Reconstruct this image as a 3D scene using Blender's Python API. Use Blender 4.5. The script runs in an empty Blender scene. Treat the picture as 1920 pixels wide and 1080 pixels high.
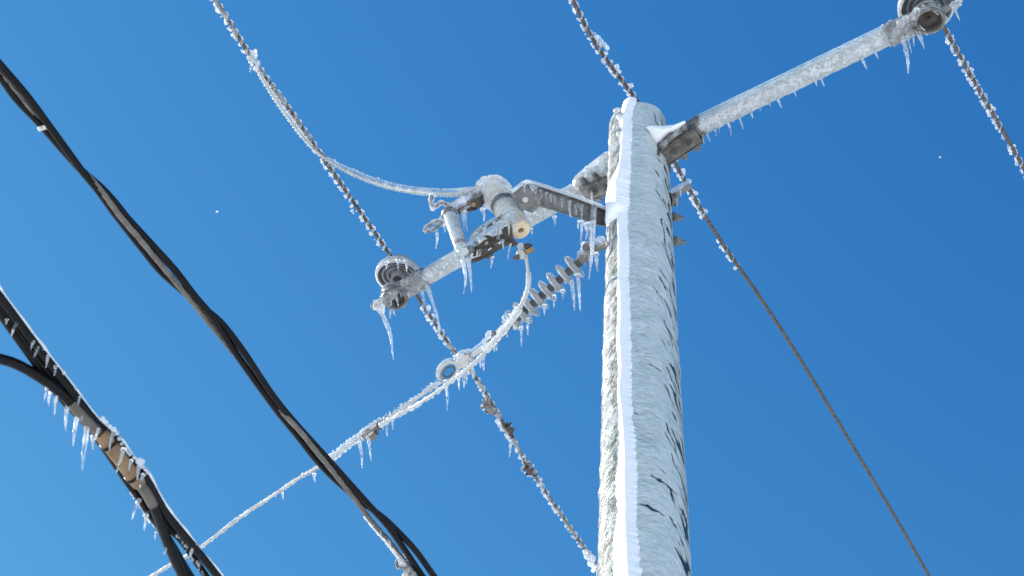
import bpy, math, random
import numpy as np
from mathutils import Vector, Matrix, noise as mnoise

scn = bpy.context.scene
R_ = math.radians
random.seed(7)

# ------------------------------------------------------------------ camera
FPX = 3200.0                       # focal length in photo pixels (60 mm on 36 mm)
CAM = np.array([0.0, 0.0, 1.6])
TILT, ROLL = R_(52.0), R_(4.7)
_fw = np.array([0, math.cos(TILT), math.sin(TILT)])
_rt0 = np.array([1.0, 0, 0]); _up0 = np.cross(_rt0, _fw)
RT = math.cos(ROLL)*_rt0 + math.sin(ROLL)*_up0
UP = np.cross(RT, _fw); FW = _fw
cd = bpy.data.cameras.new('camera'); cam = bpy.data.objects.new('camera', cd)
scn.collection.objects.link(cam)
cd.lens = 60.0; cd.sensor_width = 36.0; cd.clip_start = 0.05; cd.clip_end = 6000
m = Matrix.Identity(4)
for i in range(3):
    m[i][0] = RT[i]; m[i][1] = UP[i]; m[i][2] = -FW[i]; m[i][3] = CAM[i]
cam.matrix_world = m
cd.dof.use_dof = True; cd.dof.focus_distance = 7.0; cd.dof.aperture_fstop = 9.0
scn.camera = cam

# ------------------------------------------------------------------ light
SUN_EL = R_(36); SUN_AZ = np.array([-0.91, 0.41])      # direction towards the sun in plan
SUN_AZ = SUN_AZ/np.linalg.norm(SUN_AZ)
SUN = np.array([SUN_AZ[0]*math.cos(SUN_EL), SUN_AZ[1]*math.cos(SUN_EL), math.sin(SUN_EL)])
w = bpy.data.worlds.new('World'); scn.world = w; w.use_nodes = True
nt = w.node_tree; bg = nt.nodes['Background']
sky = nt.nodes.new('ShaderNodeTexSky'); sky.sky_type = 'NISHITA'; sky.sun_disc = False
sky.sun_elevation = SUN_EL; sky.sun_rotation = math.atan2(SUN_AZ[0], SUN_AZ[1])
sky.air_density = 1.0; sky.dust_density = 0.0; sky.ozone_density = 3.0; sky.altitude = 600
# colour response for very dry winter air: deeper blue where the sky is darker
def mth(op, a, b):
    q = nt.nodes.new('ShaderNodeMath'); q.operation = op
    for k_, v_ in enumerate((a, b)):
        if isinstance(v_, (int, float)): q.inputs[k_].default_value = v_
        else: nt.links.new(v_, q.inputs[k_])
    return q.outputs[0]
sp = nt.nodes.new('ShaderNodeSeparateColor'); cb_n = nt.nodes.new('ShaderNodeCombineColor'); nt.links.new(sky.outputs['Color'], sp.inputs[0])
sb_ = mth('MULTIPLY', mth('POWER', sp.outputs[2], .70), 1.38)
sg_ = mth('MINIMUM', mth('MULTIPLY', mth('POWER', sp.outputs[1], 1.26), .735), mth('MULTIPLY', sb_, .92))
sr_ = mth('MINIMUM', mth('MULTIPLY', mth('POWER', sp.outputs[0], 2.1), .385), mth('MULTIPLY', sg_, .85))
for k_, v_ in enumerate((sr_, sg_, sb_)): nt.links.new(v_, cb_n.inputs[k_])
nt.links.new(cb_n.outputs[0], bg.inputs['Color']); bg.inputs['Strength'].default_value = 0.15
sd = bpy.data.lights.new('sun', 'SUN'); sd.energy = 5.0; sd.angle = R_(0.55); sd.color = (1.0, 0.93, 0.85)
so = bpy.data.objects.new('sun', sd); scn.collection.objects.link(so)
so.location = (-20, 10, 20)
so.rotation_euler = Vector(SUN).to_track_quat('Z', 'Y').to_euler()
scn.view_settings.view_transform = 'Standard'; scn.view_settings.look = 'None'
scn.view_settings.exposure = 0.45; scn.view_settings.gamma = 1.0
scn.cycles.sample_clamp_indirect = 6.0
scn.cycles.max_bounces = 12; scn.cycles.transmission_bounces = 12

# ------------------------------------------------------------------ geometry helpers
def ray(x, y): return FW + RT*((x-960)/FPX) + UP*((540-y)/FPX)
def P(x, y, z): return CAM + ray(x, y)*z                       # point at depth z
def H(x, y, h):                                                 # where a sight line meets the level h
    d = ray(x, y); return CAM + d*((h-CAM[2])/d[2])
def proj(p):
    q = np.asarray(p)-CAM; z = q@FW
    return 960+FPX*(q@RT)/z, 540-FPX*(q@UP)/z, z
def N(x, y, p, d):                                              # point on the sight line nearest to the line p + t d
    r = ray(x, y); r = r/np.linalg.norm(r); d = d/np.linalg.norm(d)
    w0 = CAM-p; b = r@d; den = 1-b*b
    s = (b*(d@w0)-(r@w0))/den
    return CAM + r*s
def dep(p): return float((np.asarray(p)-CAM)@FW)
def unit(v): v = np.asarray(v, float); return v/np.linalg.norm(v)
def catmull(pts, n=8):
    pts = [np.asarray(p, float) for p in pts]
    if len(pts) < 3:
        return [pts[0]*(1-t)+pts[-1]*t for t in np.linspace(0, 1, n+1)]
    q = [2*pts[0]-pts[1]]+pts+[2*pts[-1]-pts[-2]]
    out = []
    for i in range(1, len(q)-2):
        for k in range(n):
            t = k/n
            out.append(0.5*((2*q[i])+(-q[i-1]+q[i+1])*t+(2*q[i-1]-5*q[i]+4*q[i+1]-q[i+2])*t*t+(-q[i-1]+3*q[i]-3*q[i+1]+q[i+2])*t**3))
    out.append(pts[-1]); return out
def resample(pts, step):
    p = np.array(pts); L = np.r_[0, np.cumsum(np.linalg.norm(np.diff(p, axis=0), axis=1))]
    n = max(2, int(L[-1]/step)+1); s = np.linspace(0, L[-1], n)
    return np.stack([np.interp(s, L, p[:, k]) for k in range(3)], 1)
def frames(pts):
    p = np.array(pts); t = np.gradient(p, axis=0); t /= np.linalg.norm(t, axis=1)[:, None]
    n0 = np.cross(t[0], [0.13, 0.2, 1]); n0 /= np.linalg.norm(n0)
    ns = [n0]
    for i in range(1, len(p)):
        n = ns[-1]-t[i]*(ns[-1]@t[i]); ns.append(n/np.linalg.norm(n))
    ns = np.array(ns); return p, t, ns, np.cross(t, ns)
def vnoise(x, y, seed=0):                                       # smooth value noise on arrays, 0..1
    x = np.asarray(x, float); y = np.asarray(y, float)
    xi = np.floor(x).astype(np.int64); yi = np.floor(y).astype(np.int64)
    fx = x-xi; fy = y-yi; fx = fx*fx*(3-2*fx); fy = fy*fy*(3-2*fy)
    def h(a, b):
        n = (a*374761393+b*668265263+seed*1442695041) & 0xffffffff
        n = ((n ^ (n >> 13))*1274126177) & 0xffffffff
        return ((n ^ (n >> 16)) & 0xffff)/65535.0
    return (h(xi, yi)*(1-fx)+h(xi+1, yi)*fx)*(1-fy)+(h(xi, yi+1)*(1-fx)+h(xi+1, yi+1)*fx)*fy
def sstep(a, b, x): t = np.clip((x-a)/(b-a), 0, 1); return t*t*(3-2*t)

def ext_line(p0, p1, dist):                                      # points running straight on beyond p0, away from p1
    d = np.linalg.norm(p0-p1); u_ = (p0-p1)/d; out = []; L = d*1.3
    while L < dist: out.append(p0+u_*L); L = L*2.2
    return out+[p0+u_*dist]
class MB:
    """collects shapes that become ONE mesh object"""
    def __init__(s): s.v = []; s.f = []; s.n = 0
    def add(s, v, f):
        s.v.append(np.asarray(v, float)); s.f += [tuple(i+s.n for i in q) for q in f]; s.n += len(v)
    def tube(s, pts, r, seg=10, caps=True, star=None):
        p, t, a, b = frames(pts); k = len(p); r = np.broadcast_to(np.asarray(r, float), (k,))
        th = np.arange(seg)*2*math.pi/seg
        rr = r[:, None]*np.ones(seg)[None]
        if star:                                                # stranded: (strands, depth, turns per metre)
            L = np.r_[0, np.cumsum(np.linalg.norm(np.diff(p, axis=0), axis=1))]
            rr = rr*(1-star[1]*(1-np.abs(np.sin(star[0]/2*(th[None]+2*math.pi*star[2]*L[:, None])))))
        v = p[:, None]+(a[:, None]*np.cos(th)[None, :, None]+b[:, None]*np.sin(th)[None, :, None])*rr[:, :, None]
        f = []
        for i in range(k-1):
            for j in range(seg):
                j2 = (j+1) % seg; f.append((i*seg+j, i*seg+j2, (i+1)*seg+j2, (i+1)*seg+j))
        if caps: f += [tuple(range(seg))[::-1], tuple((k-1)*seg+j for j in range(seg))]
        s.add(v.reshape(-1, 3), f); return s
    def lathe(s, o, ax, prof, seg=32, close=False):             # prof: (radius, height along ax)
        ax = unit(ax); a = unit(np.cross(ax, [0.3, 0.1, 1] if abs(ax[2]) < .9 else [1, 0, 0])); b = np.cross(ax, a)
        th = np.arange(seg)*2*math.pi/seg; c = np.cos(th)[:, None]*a+np.sin(th)[:, None]*b
        v = np.concatenate([o+ax*h+c*max(r, 1e-5) for r, h in prof]); f = []
        k = len(prof)
        for i in range(k-1 if not close else k):
            i2 = (i+1) % k
            for j in range(seg):
                j2 = (j+1) % seg; f.append((i*seg+j, i*seg+j2, i2*seg+j2, i2*seg+j))
        if not close:
            f += [tuple(range(seg))[::-1], tuple((k-1)*seg+j for j in range(seg))]
        s.add(v, f); return s
    def box(s, c, X, Y, Z):                                     # half vectors
        c, X, Y, Z = [np.asarray(q, float) for q in (c, X, Y, Z)]
        v = [c+i*X+j*Y+k*Z for k in (-1, 1) for j in (-1, 1) for i in (-1, 1)]
        s.add(v, [(0, 2, 3, 1), (4, 5, 7, 6), (0, 1, 5, 4), (2, 6, 7, 3), (0, 4, 6, 2), (1, 3, 7, 5)]); return s
    def prism(s, pts, off):                                     # polygon with thickness vector
        k = len(pts); v = [np.asarray(p, float) for p in pts]; v += [p+off for p in v]
        f = [tuple(range(k)), tuple(range(2*k-1, k-1, -1))]+[(i, k+i, k+(i+1) % k, (i+1) % k) for i in range(k)]
        s.add(v, f); return s
    def blob(s, c, r, sq=(1, 1, 1), amp=0.2, seg=8):
        c = np.asarray(c, float); v = []; f = []; rings = max(4, seg//2+1); ph = random.random()*50
        for i in range(rings+1):
            la = math.pi*i/rings
            for j in range(seg):
                lo = 2*math.pi*j/seg
                d = np.array([math.sin(la)*math.cos(lo), math.sin(la)*math.sin(lo), math.cos(la)])
                k = 1+amp*mnoise.noise(Vector(d*1.6+ph))
                v.append(c+d*r*k*np.array(sq))
        for i in range(rings):
            for j in range(seg):
                j2 = (j+1) % seg; f.append((i*seg+j, i*seg+j2, (i+1)*seg+j2, (i+1)*seg+j))
        s.add(v, f); return s
    def build(s, name, mat, parent=None, smooth=True, angle=0.75, bevel=0, voxel=0, relax=2):
        v = np.concatenate(s.v)
        loc = np.zeros(3)
        q = parent
        while q is not None: loc = loc+np.array(q.location); q = q.parent
        if parent is None and name not in NOBASE:
            loc = np.array([*(v.min(0)+v.max(0))[:2]/2, v[:, 2].min()])
        me = bpy.data.meshes.new(name); me.from_pydata((v-loc).tolist(), [], s.f); me.validate(); me.update()
        import bmesh
        bm = bmesh.new(); bm.from_mesh(me); bmesh.ops.recalc_face_normals(bm, faces=bm.faces); bm.to_mesh(me); bm.free()
        if smooth:
            me.polygons.foreach_set('use_smooth', [True]*len(me.polygons))
            if angle and not voxel: me.set_sharp_from_angle(angle=angle)
        me.materials.append(mat)
        o = bpy.data.objects.new(name, me); scn.collection.objects.link(o)
        if parent is None: o.location = loc
        else: o.parent = parent
        if bevel:
            b = o.modifiers.new('bevel', 'BEVEL'); b.width = bevel; b.segments = 2; b.limit_method = 'ANGLE'; b.angle_limit = 0.7
        if voxel:
            r = o.modifiers.new('weld', 'REMESH'); r.mode = 'VOXEL'; r.voxel_size = voxel; r.use_smooth_shade = True
            if relax:
                k = o.modifiers.new('melt', 'SMOOTH'); k.iterations = relax; k.factor = 0.5
        return o
NOBASE = {'snow_field'}
def thing(name, label, cat, loc, group=None):
    o = bpy.data.objects.new(name, None); scn.collection.objects.link(o); o.empty_display_size = 0.05
    o.location = [float(q) for q in loc]; o['label'] = label; o['category'] = cat
    if group: o['group'] = group
    return o
def tag(o, label, cat, group=None):
    o['label'] = label; o['category'] = cat
    if group: o['group'] = group
    return o

# ------------------------------------------------------------------ materials
def nodes(name):
    mt = bpy.data.materials.new(name); mt.use_nodes = True
    n = mt.node_tree; n.nodes.clear(); out = n.nodes.new('ShaderNodeOutputMaterial'); return mt, n, out
def noise_tex(n, scale, detail=4, rough=.6, vec=None):
    t = n.nodes.new('ShaderNodeTexNoise'); t.inputs['Scale'].default_value = scale
    t.inputs['Detail'].default_value = detail; t.inputs['Roughness'].default_value = rough
    c = n.nodes.new('ShaderNodeTexCoord')
    if vec is not None:
        mp = n.nodes.new('ShaderNodeMapping'); mp.inputs['Scale'].default_value = vec
        n.links.new(c.outputs['Object'], mp.inputs['Vector']); n.links.new(mp.outputs['Vector'], t.inputs['Vector'])
    else: n.links.new(c.outputs['Object'], t.inputs['Vector'])
    return t
def ramp(n, src, stops):
    r = n.nodes.new('ShaderNodeValToRGB'); e = r.color_ramp.elements
    while len(e) < len(stops): e.new(0.5)
    for q, (p, c) in zip(e, stops): q.position = p; q.color = (*c, 1)
    n.links.new(src, r.inputs['Fac']); return r
def bump(n, src, strength, dist):
    b = n.nodes.new('ShaderNodeBump'); b.inputs['Strength'].default_value = strength; b.inputs['Distance'].default_value = dist
    n.links.new(src, b.inputs['Height']); return b
def solid(name, c0, c1, scale=20, metal=0.0, rough=0.5, bmp=0.2, bd=0.002, spec=0.5, vec=None, detail=5, p0=.35, p1=.65):
    mt, n, out = nodes(name); b = n.nodes.new('ShaderNodeBsdfPrincipled')
    t = noise_tex(n, scale, detail, .65, vec); r = ramp(n, t.outputs['Fac'], [(p0, c0), (p1, c1)])
    n.links.new(r.outputs['Color'], b.inputs['Base Color'])
    b.inputs['Metallic'].default_value = metal; b.inputs['Roughness'].default_value = rough
    b.inputs['Specular IOR Level'].default_value = spec
    if bmp:
        t2 = noise_tex(n, scale*3.1, 4, .6, vec); n.links.new(bump(n, t2.outputs['Fac'], bmp, bd).outputs['Normal'], b.inputs['Normal'])
    n.links.new(b.outputs['BSDF'], out.inputs['Surface']); return mt
def ice(name, frost, tint=(.96, .985, 1.0), rough=0.04, bscale=90, bstr=0.35, bdist=.004, fscale=35):
    """clear ice with cloudy white patches; frost = mean share of cloudy ice"""
    mt, n, out = nodes(name)
    g = n.nodes.new('ShaderNodeBsdfPrincipled'); g.inputs['Base Color'].default_value = (*tint, 1)
    g.inputs['Transmission Weight'].default_value = 1.0; g.inputs['IOR'].default_value = 1.31; g.inputs['Roughness'].default_value = rough
    d = n.nodes.new('ShaderNodeBsdfPrincipled'); d.inputs['Base Color'].default_value = (.86, .90, .93, 1)
    d.inputs['Roughness'].default_value = .25; d.inputs['IOR'].default_value = 1.31
    tr = n.nodes.new('ShaderNodeBsdfTranslucent'); tr.inputs['Color'].default_value = (.88, .92, .95, 1)
    w_ = n.nodes.new('ShaderNodeMixShader'); w_.inputs[0].default_value = .5
    n.links.new(d.outputs[0], w_.inputs[1]); n.links.new(tr.outputs[0], w_.inputs[2])
    t = noise_tex(n, bscale, 3, .55); bp = bump(n, t.outputs['Fac'], bstr, bdist)
    for s_ in (g, d, tr): n.links.new(bp.outputs['Normal'], s_.inputs['Normal'])
    t2 = noise_tex(n, fscale, 4, .6)
    mr = n.nodes.new('ShaderNodeMapRange'); mr.inputs['From Min'].default_value = .35; mr.inputs['From Max'].default_value = .65
    mr.inputs['To Min'].default_value = max(0, frost-.25); mr.inputs['To Max'].default_value = min(1, frost+.25)
    n.links.new(t2.outputs['Fac'], mr.inputs['Value'])
    mx = n.nodes.new('ShaderNodeMixShader'); n.links.new(mr.outputs['Result'], mx.inputs[0])
    n.links.new(g.outputs[0], mx.inputs[1]); n.links.new(w_.outputs[0], mx.inputs[2])
    n.links.new(mx.outputs[0], out.inputs['Surface']); return mt

M = {}
M['ice'] = ice('clear_ice', .30)
M['wire_ice'] = ice('wire_ice', .36, bscale=140)
M['icicle'] = ice('icicle_ice', .27, bscale=60, bstr=.25)
M['frost'] = ice('frosted_ice', .68, rough=.1)
M['milky'] = ice('milky_ice', .78, rough=.12, bscale=45, bstr=.5, bdist=.006, fscale=25)
M['shell'] = ice('wrinkled_ice', .60, rough=.06, bscale=48, bstr=.8, bdist=.008, fscale=18)
M['bright'] = solid('bright_aluminium', (.42, .42, .40), (.55, .55, .53), 40, metal=.3, rough=.4, bmp=0)
mt, n, out = nodes('glazed_pole_ice')
b = n.nodes.new('ShaderNodeBsdfPrincipled')
def attr(nm):
    a = n.nodes.new('ShaderNodeAttribute'); a.attribute_name = nm; return a.outputs['Fac']
def vmath(op, a, b):
    q = n.nodes.new('ShaderNodeMath'); q.operation = op
    for k_, v_ in enumerate((a, b)):
        if isinstance(v_, (int, float)): q.inputs[k_].default_value = v_
        else: n.links.new(v_, q.inputs[k_])
    return q.outputs[0]
sa = n.nodes.new('ShaderNodeAttribute'); sa.attribute_name = 'surf'
wn = n.nodes.new('ShaderNodeTexNoise'); wn.inputs['Scale'].default_value = 26; wn.inputs['Detail'].default_value = 2; n.links.new(sa.outputs['Vector'], wn.inputs['Vector'])
wv = n.nodes.new('ShaderNodeVectorMath'); wv.operation = 'MULTIPLY_ADD'; wv.inputs[1].default_value = (.030, .022, 0)
n.links.new(wn.outputs['Color'], wv.inputs[0]); n.links.new(sa.outputs['Vector'], wv.inputs[2])
def hair_tex(ph, fa, fl):                                       # short wavy ice hairs leaning by ph degrees
    mp = n.nodes.new('ShaderNodeMapping'); mp.vector_type = 'TEXTURE'; mp.inputs['Rotation'].default_value = (0, 0, -R_(ph)); mp.inputs['Scale'].default_value = (1/fl, 1/fa, 1)
    n.links.new(wv.outputs[0], mp.inputs['Vector'])
    q = n.nodes.new('ShaderNodeTexNoise'); q.inputs['Scale'].default_value = 1; q.inputs['Detail'].default_value = 3; q.inputs['Roughness'].default_value = .6
    n.links.new(mp.outputs['Vector'], q.inputs['Vector']); return q.outputs['Fac']
wl_, wr_ = attr('wl'), attr('wr'); wc0 = vmath('SUBTRACT', vmath('SUBTRACT', 1.0, wl_), wr_)
hairf = vmath('ADD', vmath('ADD', vmath('MULTIPLY', hair_tex(17, 230, 42), wc0), vmath('MULTIPLY', hair_tex(-44, 240, 60), wl_)), vmath('MULTIPLY', hair_tex(53, 200, 30), wr_))
tone = vmath('ADD', vmath('MULTIPLY', hairf, .8), vmath('MULTIPLY', attr('streak'), .25))
r = ramp(n, tone, [(.33, (.32, .385, .39)), (.50, (.49, .565, .575)), (.70, (.68, .745, .75))])
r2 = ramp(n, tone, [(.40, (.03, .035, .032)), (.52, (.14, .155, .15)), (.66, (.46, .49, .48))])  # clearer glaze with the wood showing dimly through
mm = n.nodes.new('ShaderNodeMix'); mm.data_type = 'RGBA'
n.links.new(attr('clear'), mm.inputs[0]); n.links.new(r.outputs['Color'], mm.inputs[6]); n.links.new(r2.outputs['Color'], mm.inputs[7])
n.links.new(mm.outputs[2], b.inputs['Base Color'])
b.inputs['Metallic'].default_value = .08; b.inputs['IOR'].default_value = 1.31; 
n.links.new(vmath('SUBTRACT', .7, vmath('MULTIPLY', attr('clear'), .5)), b.inputs['Specular IOR Level'])
n.links.new(vmath('ADD', .20, vmath('MULTIPLY', attr('clear'), .12)), b.inputs['Roughness'])
n.links.new(bump(n, hairf, .7, .0055).outputs['Normal'], b.inputs['Normal'])
wb = n.nodes.new('ShaderNodeBsdfPrincipled'); wb.inputs['Base Color'].default_value = (.014, .024, .022, 1); wb.inputs['Roughness'].default_value = .3; wb.inputs['Specular IOR Level'].default_value = .35
ms = n.nodes.new('ShaderNodeMixShader'); n.links.new(attr('bare'), ms.inputs[0]); n.links.new(b.outputs[0], ms.inputs[1]); n.links.new(wb.outputs[0], ms.inputs[2])
n.links.new(ms.outputs[0], out.inputs['Surface']); M['pole_ice'] = mt
M['wood'] = solid('wet_treated_wood', (.010, .018, .016), (.05, .055, .032), 6, rough=.35, bmp=.6, bd=.004, vec=(9, 9, .7), spec=.35)
mt, n, out = nodes('snow'); b = n.nodes.new('ShaderNodeBsdfPrincipled')
b.inputs['Base Color'].default_value = (.88, .90, .93, 1); b.inputs['Roughness'].default_value = .7
b.inputs['Subsurface Weight'].default_value = .15; b.inputs['Subsurface Scale'].default_value = .01
t = noise_tex(n, 120, 5, .6); n.links.new(bump(n, t.outputs['Fac'], .35, .004).outputs['Normal'], b.inputs['Normal'])
n.links.new(b.outputs[0], out.inputs['Surface']); M['snow'] = mt
M['ground'] = solid('packed_snow', (.88, .85, .81), (.93, .91, .87), 0.6, rough=.8, bmp=.3, bd=.05)
M['steel'] = solid('galvanised_steel', (.11, .11, .105), (.23, .23, .22), 25, metal=.55, rough=.48, bmp=.15)
M['dark_steel'] = solid('weathered_steel', (.03, .025, .02), (.085, .072, .06), 30, metal=.4, rough=.5, bmp=.3)
M['brown_steel'] = solid('dull_brown_steel', (.085, .075, .066), (.16, .145, .13), 30, metal=.3, rough=.55, bmp=.2)
M['wire'] = solid('weathered_conductor', (.055, .045, .036), (.14, .12, .10), 60, metal=.5, rough=.5, bmp=.1)
M['bare'] = solid('bare_aluminium_strand', (.13, .123, .11), (.21, .20, .18), 40, metal=.5, rough=.5, bmp=0)
M['rubber'] = solid('black_insulation', (.0025, .0028, .0035), (.006, .006, .007), 14, rough=.36, bmp=0, spec=.17)
M['tape'] = solid('grey_brown_sleeve', (.07, .062, .052), (.13, .112, .09), 40, rough=.5, bmp=.25)
M['fibre'] = solid('fibreglass_tube', (.62, .62, .56), (.74, .74, .68), 12, rough=.45, bmp=.1)
M['grey_glaze'] = solid('grey_glazed_porcelain', (.17, .185, .20), (.26, .275, .29), 10, rough=.18, bmp=.05)
M['cream'] = solid('cream_porcelain', (.62, .50, .34), (.72, .60, .43), 18, rough=.35, bmp=.05)
M['tan'] = solid('tan_plastic', (.15, .09, .038), (.26, .17, .085), 26, rough=.45, bmp=.2)
M['core'] = solid('dark_grey_silicone', (.045, .05, .055), (.08, .085, .09), 30, rough=.5, bmp=.1)
M['shed'] = solid('pale_grey_silicone', (.40, .41, .41), (.52, .53, .53), 22, rough=.4, bmp=.1)
M['brass'] = solid('tarnished_brass', (.22, .12, .04), (.36, .22, .09), 60, metal=.6, rough=.4, bmp=.2)
M['red'] = solid('faded_red_band', (.20, .06, .04), (.42, .22, .17), 60, rough=.4, bmp=.1)
M['tube'] = solid('fuse_tube_grey', (.42, .48, .50), (.60, .65, .66), 30, rough=.25, bmp=.2)

DOWN = np.array([0, 0, -1.0])
def icicle(parent, root, tip, r0, bend=None):
    root = np.asarray(root); tip = np.asarray(tip); L = np.linalg.norm(tip-root)
    if bend is None: pts = [root, root*.5+tip*.5+np.random.RandomState(random.randrange(9999)).randn(3)*L*.025, tip]
    else: pts = [root, bend, tip]
    c = np.array(catmull(pts, 9)); k = len(c); s = np.linspace(0, 1, k)
    ph = random.random()*6; rr = r0*((1-s)**.8*.9+.13)*(1+.13*np.sin(s*L/.010*2.0+ph)+.08*np.sin(s*23+ph*2))
    rr[-1] *= .35; rr[-2] *= .95; rr[0] *= 1.35
    MB().tube(c, rr, 9).build('icicle', M['icicle'], parent, angle=0)
def icicles(parent, lst, zf, wpx=3.0):
    """lst of root and tip in the photo; the tip is the point on its sight line nearest the plumb line of the root"""
    for q in lst:
        x0, y0, x1, y1 = q[:4]; wp = q[4] if len(q) > 4 else wpx
        z = zf(x0, y0) if callable(zf) else zf
        root = P(x0, y0, z); tip = N(x1, y1, root, DOWN)
        d = tip-root
        if np.linalg.norm(d) > .45: tip = P(x1, y1, z)
        bend = N(q[5], q[6], root, DOWN) if len(q) > 6 else None
        icicle(parent, root-(tip-root)*.06, tip, wp*z/FPX, bend)

# ------------------------------------------------------------------ setting: snow-covered ground
g = MB(); g.add([(-2500, -2500, 0), (2500, -2500, 0), (2500, 2500, 0), (-2500, 2500, 0)], [(0, 1, 2, 3)])
gr = g.build('snow_field', M['ground'], None, smooth=False); gr['kind'] = 'structure'
gr['label'] = 'flat snow covered ground'; gr['category'] = 'ground'

# ------------------------------------------------------------------ the pole
RW = 0.107                                                      # wood radius at the top
TOPP = P(1197, 231, 7.42); PX, PY, ZT = TOPP
AX = np.array([PX, PY, 0]); TC = unit([-PX, -PY, 0]); TR = np.array([-TC[1], TC[0], 0])    # towards the camera, to its right
if TR@RT < 0: TR = -TR
def axis_h(y):                                                  # height at which the pole axis shows at row y
    lo, hi = 2.5, 9.5
    for _ in range(50):
        mid = (lo+hi)/2
        if proj([PX, PY, mid])[1] > y: lo = mid
        else: hi = mid
    return lo
def rw(z): return RW + (ZT-z)*0.0088
def front_h(y):
    h = axis_h(y)
    for _ in range(6):
        p = np.array([PX, PY, h])+TC*rw(h)
        h += (proj(p)[1]-y)/(FPX*math.cos(TILT)/dep(p))
    return h
def on_pole(az, z, extra=0): return np.array([PX, PY, z])+(TC*math.cos(az)+TR*math.sin(az))*(rw(z)+extra)

pole = thing('utility_pole', 'tall ice glazed wooden utility pole with a strip of white snow down its face', 'pole', (PX, PY, 0))
wood = MB()
zs = np.r_[np.linspace(-0.3, 3.2, 12), np.linspace(3.4, ZT-.02, 60), ZT-.006, ZT]
prof = [(rw(z)*(1 if z < ZT-.03 else (.985 if z < ZT-.003 else .94)), z) for z in zs]
wood.lathe(np.array([PX, PY, 0.]), [0, 0, 1], prof, 72)
wood.build('wooden_shaft', M['wood'], pole)

NA, NZ = 440, 1300
ZB = 3.7
az = np.linspace(-math.pi, math.pi, NA, endpoint=False); zz = np.linspace(ZB, ZT+.004, NZ)
A, Z = np.meshgrid(az, zz); AD = np.degrees(A)
S = A*0.135
warp = .010*(vnoise(S*26, Z*22, 3)-.5)+.016*(vnoise(S*9, Z*7, 4)-.5)
def hair(ph, fa, fl, seed):                                     # short wavy hairs leaning by ph degrees
    c_, s_ = math.cos(R_(ph)), math.sin(R_(ph)); ac = Z*c_+S*s_+warp; al = S*c_-Z*s_
    return vnoise(ac*fa, al*fl, seed)*.45+vnoise(ac*fa*.47+9, al*fl*.6, seed+1)*.55
wl = sstep(-22, -48, AD); wr = sstep(8, 50, AD); wc_ = 1-wl-wr
str1 = hair(15, 215, 44, 1)*wc_+hair(-44, 200, 62, 5)*wl+hair(52, 190, 32, 8)*wr
str2 = hair(22, 120, 30, 11)*wc_+hair(-40, 130, 42, 13)*wl+hair(56, 100, 18, 15)*wr
lum = vnoise(S*22, Z*16, 17)*.6+vnoise(S*9, Z*5, 18)*.4
thick = .012 - .004*sstep(20, 80, AD)
left = sstep(-50, -95, AD)
streak = np.clip(.55+.95*(str1-.5)+.45*(str2-.5)+.30*(lum-.5), 0, 1)
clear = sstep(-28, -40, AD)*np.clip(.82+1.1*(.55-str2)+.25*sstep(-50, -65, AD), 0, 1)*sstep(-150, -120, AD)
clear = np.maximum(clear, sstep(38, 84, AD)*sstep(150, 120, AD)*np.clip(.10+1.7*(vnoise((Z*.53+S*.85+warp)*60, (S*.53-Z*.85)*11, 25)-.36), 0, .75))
disp = (.0020*str1 + .0026*str2+.0015)*(1-.35*sstep(-30, -60, AD)) + .004*lum
thick = .013 - .004*sstep(20, 80, AD)
left = sstep(-50, -95, AD)
disp += left*(.006*np.maximum(0, vnoise(Z*75, S*30, 9)-.45)+.004*vnoise(Z*30, S*20, 10))
rr = RW+(ZT-Z)*.0088+thick+disp
c_, s_ = math.cos(R_(58)), math.sin(R_(58)); ac = Z*c_+S*s_+warp*1.4; al = S*c_-Z*s_
dk = vnoise(ac*66, al*9.5, 21)*.6+vnoise(ac*130, al*24, 22)*.4
cut = np.interp(AD, [-180, 20, 38, 58, 76, 96, 130, 180], [-1, .12, .29, .415, .51, .57, .4, -1])
hole = sstep(cut+.02, cut-.02, dk)
def gash(x0, y0, x1, y1, wd, amp=.5):
    """a knot or split in the glaze between two points of the face"""
    global hole
    def azz(x, y):
        h = front_h(y); xc, _, z_ = proj([PX, PY, h]); hw = (rw(h)+.015)*FPX/z_
        a_ = math.asin(max(-.98, min(.98, (x-xc)/hw)))
        p = on_pole(a_, h, .015)
        for _ in range(4):
            h += (proj(p)[1]-y)/(FPX*math.cos(TILT)/dep(p)); p = on_pole(a_, h, .015)
        return a_*.135, h
    s0, h0 = azz(x0, y0); s1, h1 = azz(x1, y1)
    d = np.array([s1-s0, h1-h0]); L = max(np.linalg.norm(d), 1e-6); d /= L
    u = (S-s0)*d[0]+(Z-h0)*d[1]; v = -(S-s0)*d[1]+(Z-h0)*d[0]
    nz = (vnoise(S*90, Z*90, 31)-.5)*wd*2.6
    e = np.maximum(np.maximum(-u, u-L)*.5, 0)+np.abs(v+nz*.5+.6*wd*np.sin(u*55))
    hole = np.maximum(hole, sstep(wd*1.1, wd*.7, e+wd*amp*vnoise(S*70, Z*50, 32)))
gash(1224, 893, 1240, 903, .006); gash(1238, 900, 1268, 928, .006); gash(1255, 915, 1280, 965, .005)
gash(1200, 947, 1214, 948, .004); gash(1214, 949, 1242, 966, .007); gash(1258, 972, 1268, 988, .007)
gash(1218, 684, 1238, 695, .004); gash(1245, 600, 1262, 650, .005); gash(1236, 520, 1252, 545, .006)
gash(1192, 775, 1198, 778, .003); gash(1250, 795, 1268, 850, .005); gash(1252, 690, 1270, 745, .005)
gash(1225, 540, 1240, 560, .004); gash(1240, 410, 1250, 470, .006)
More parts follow.
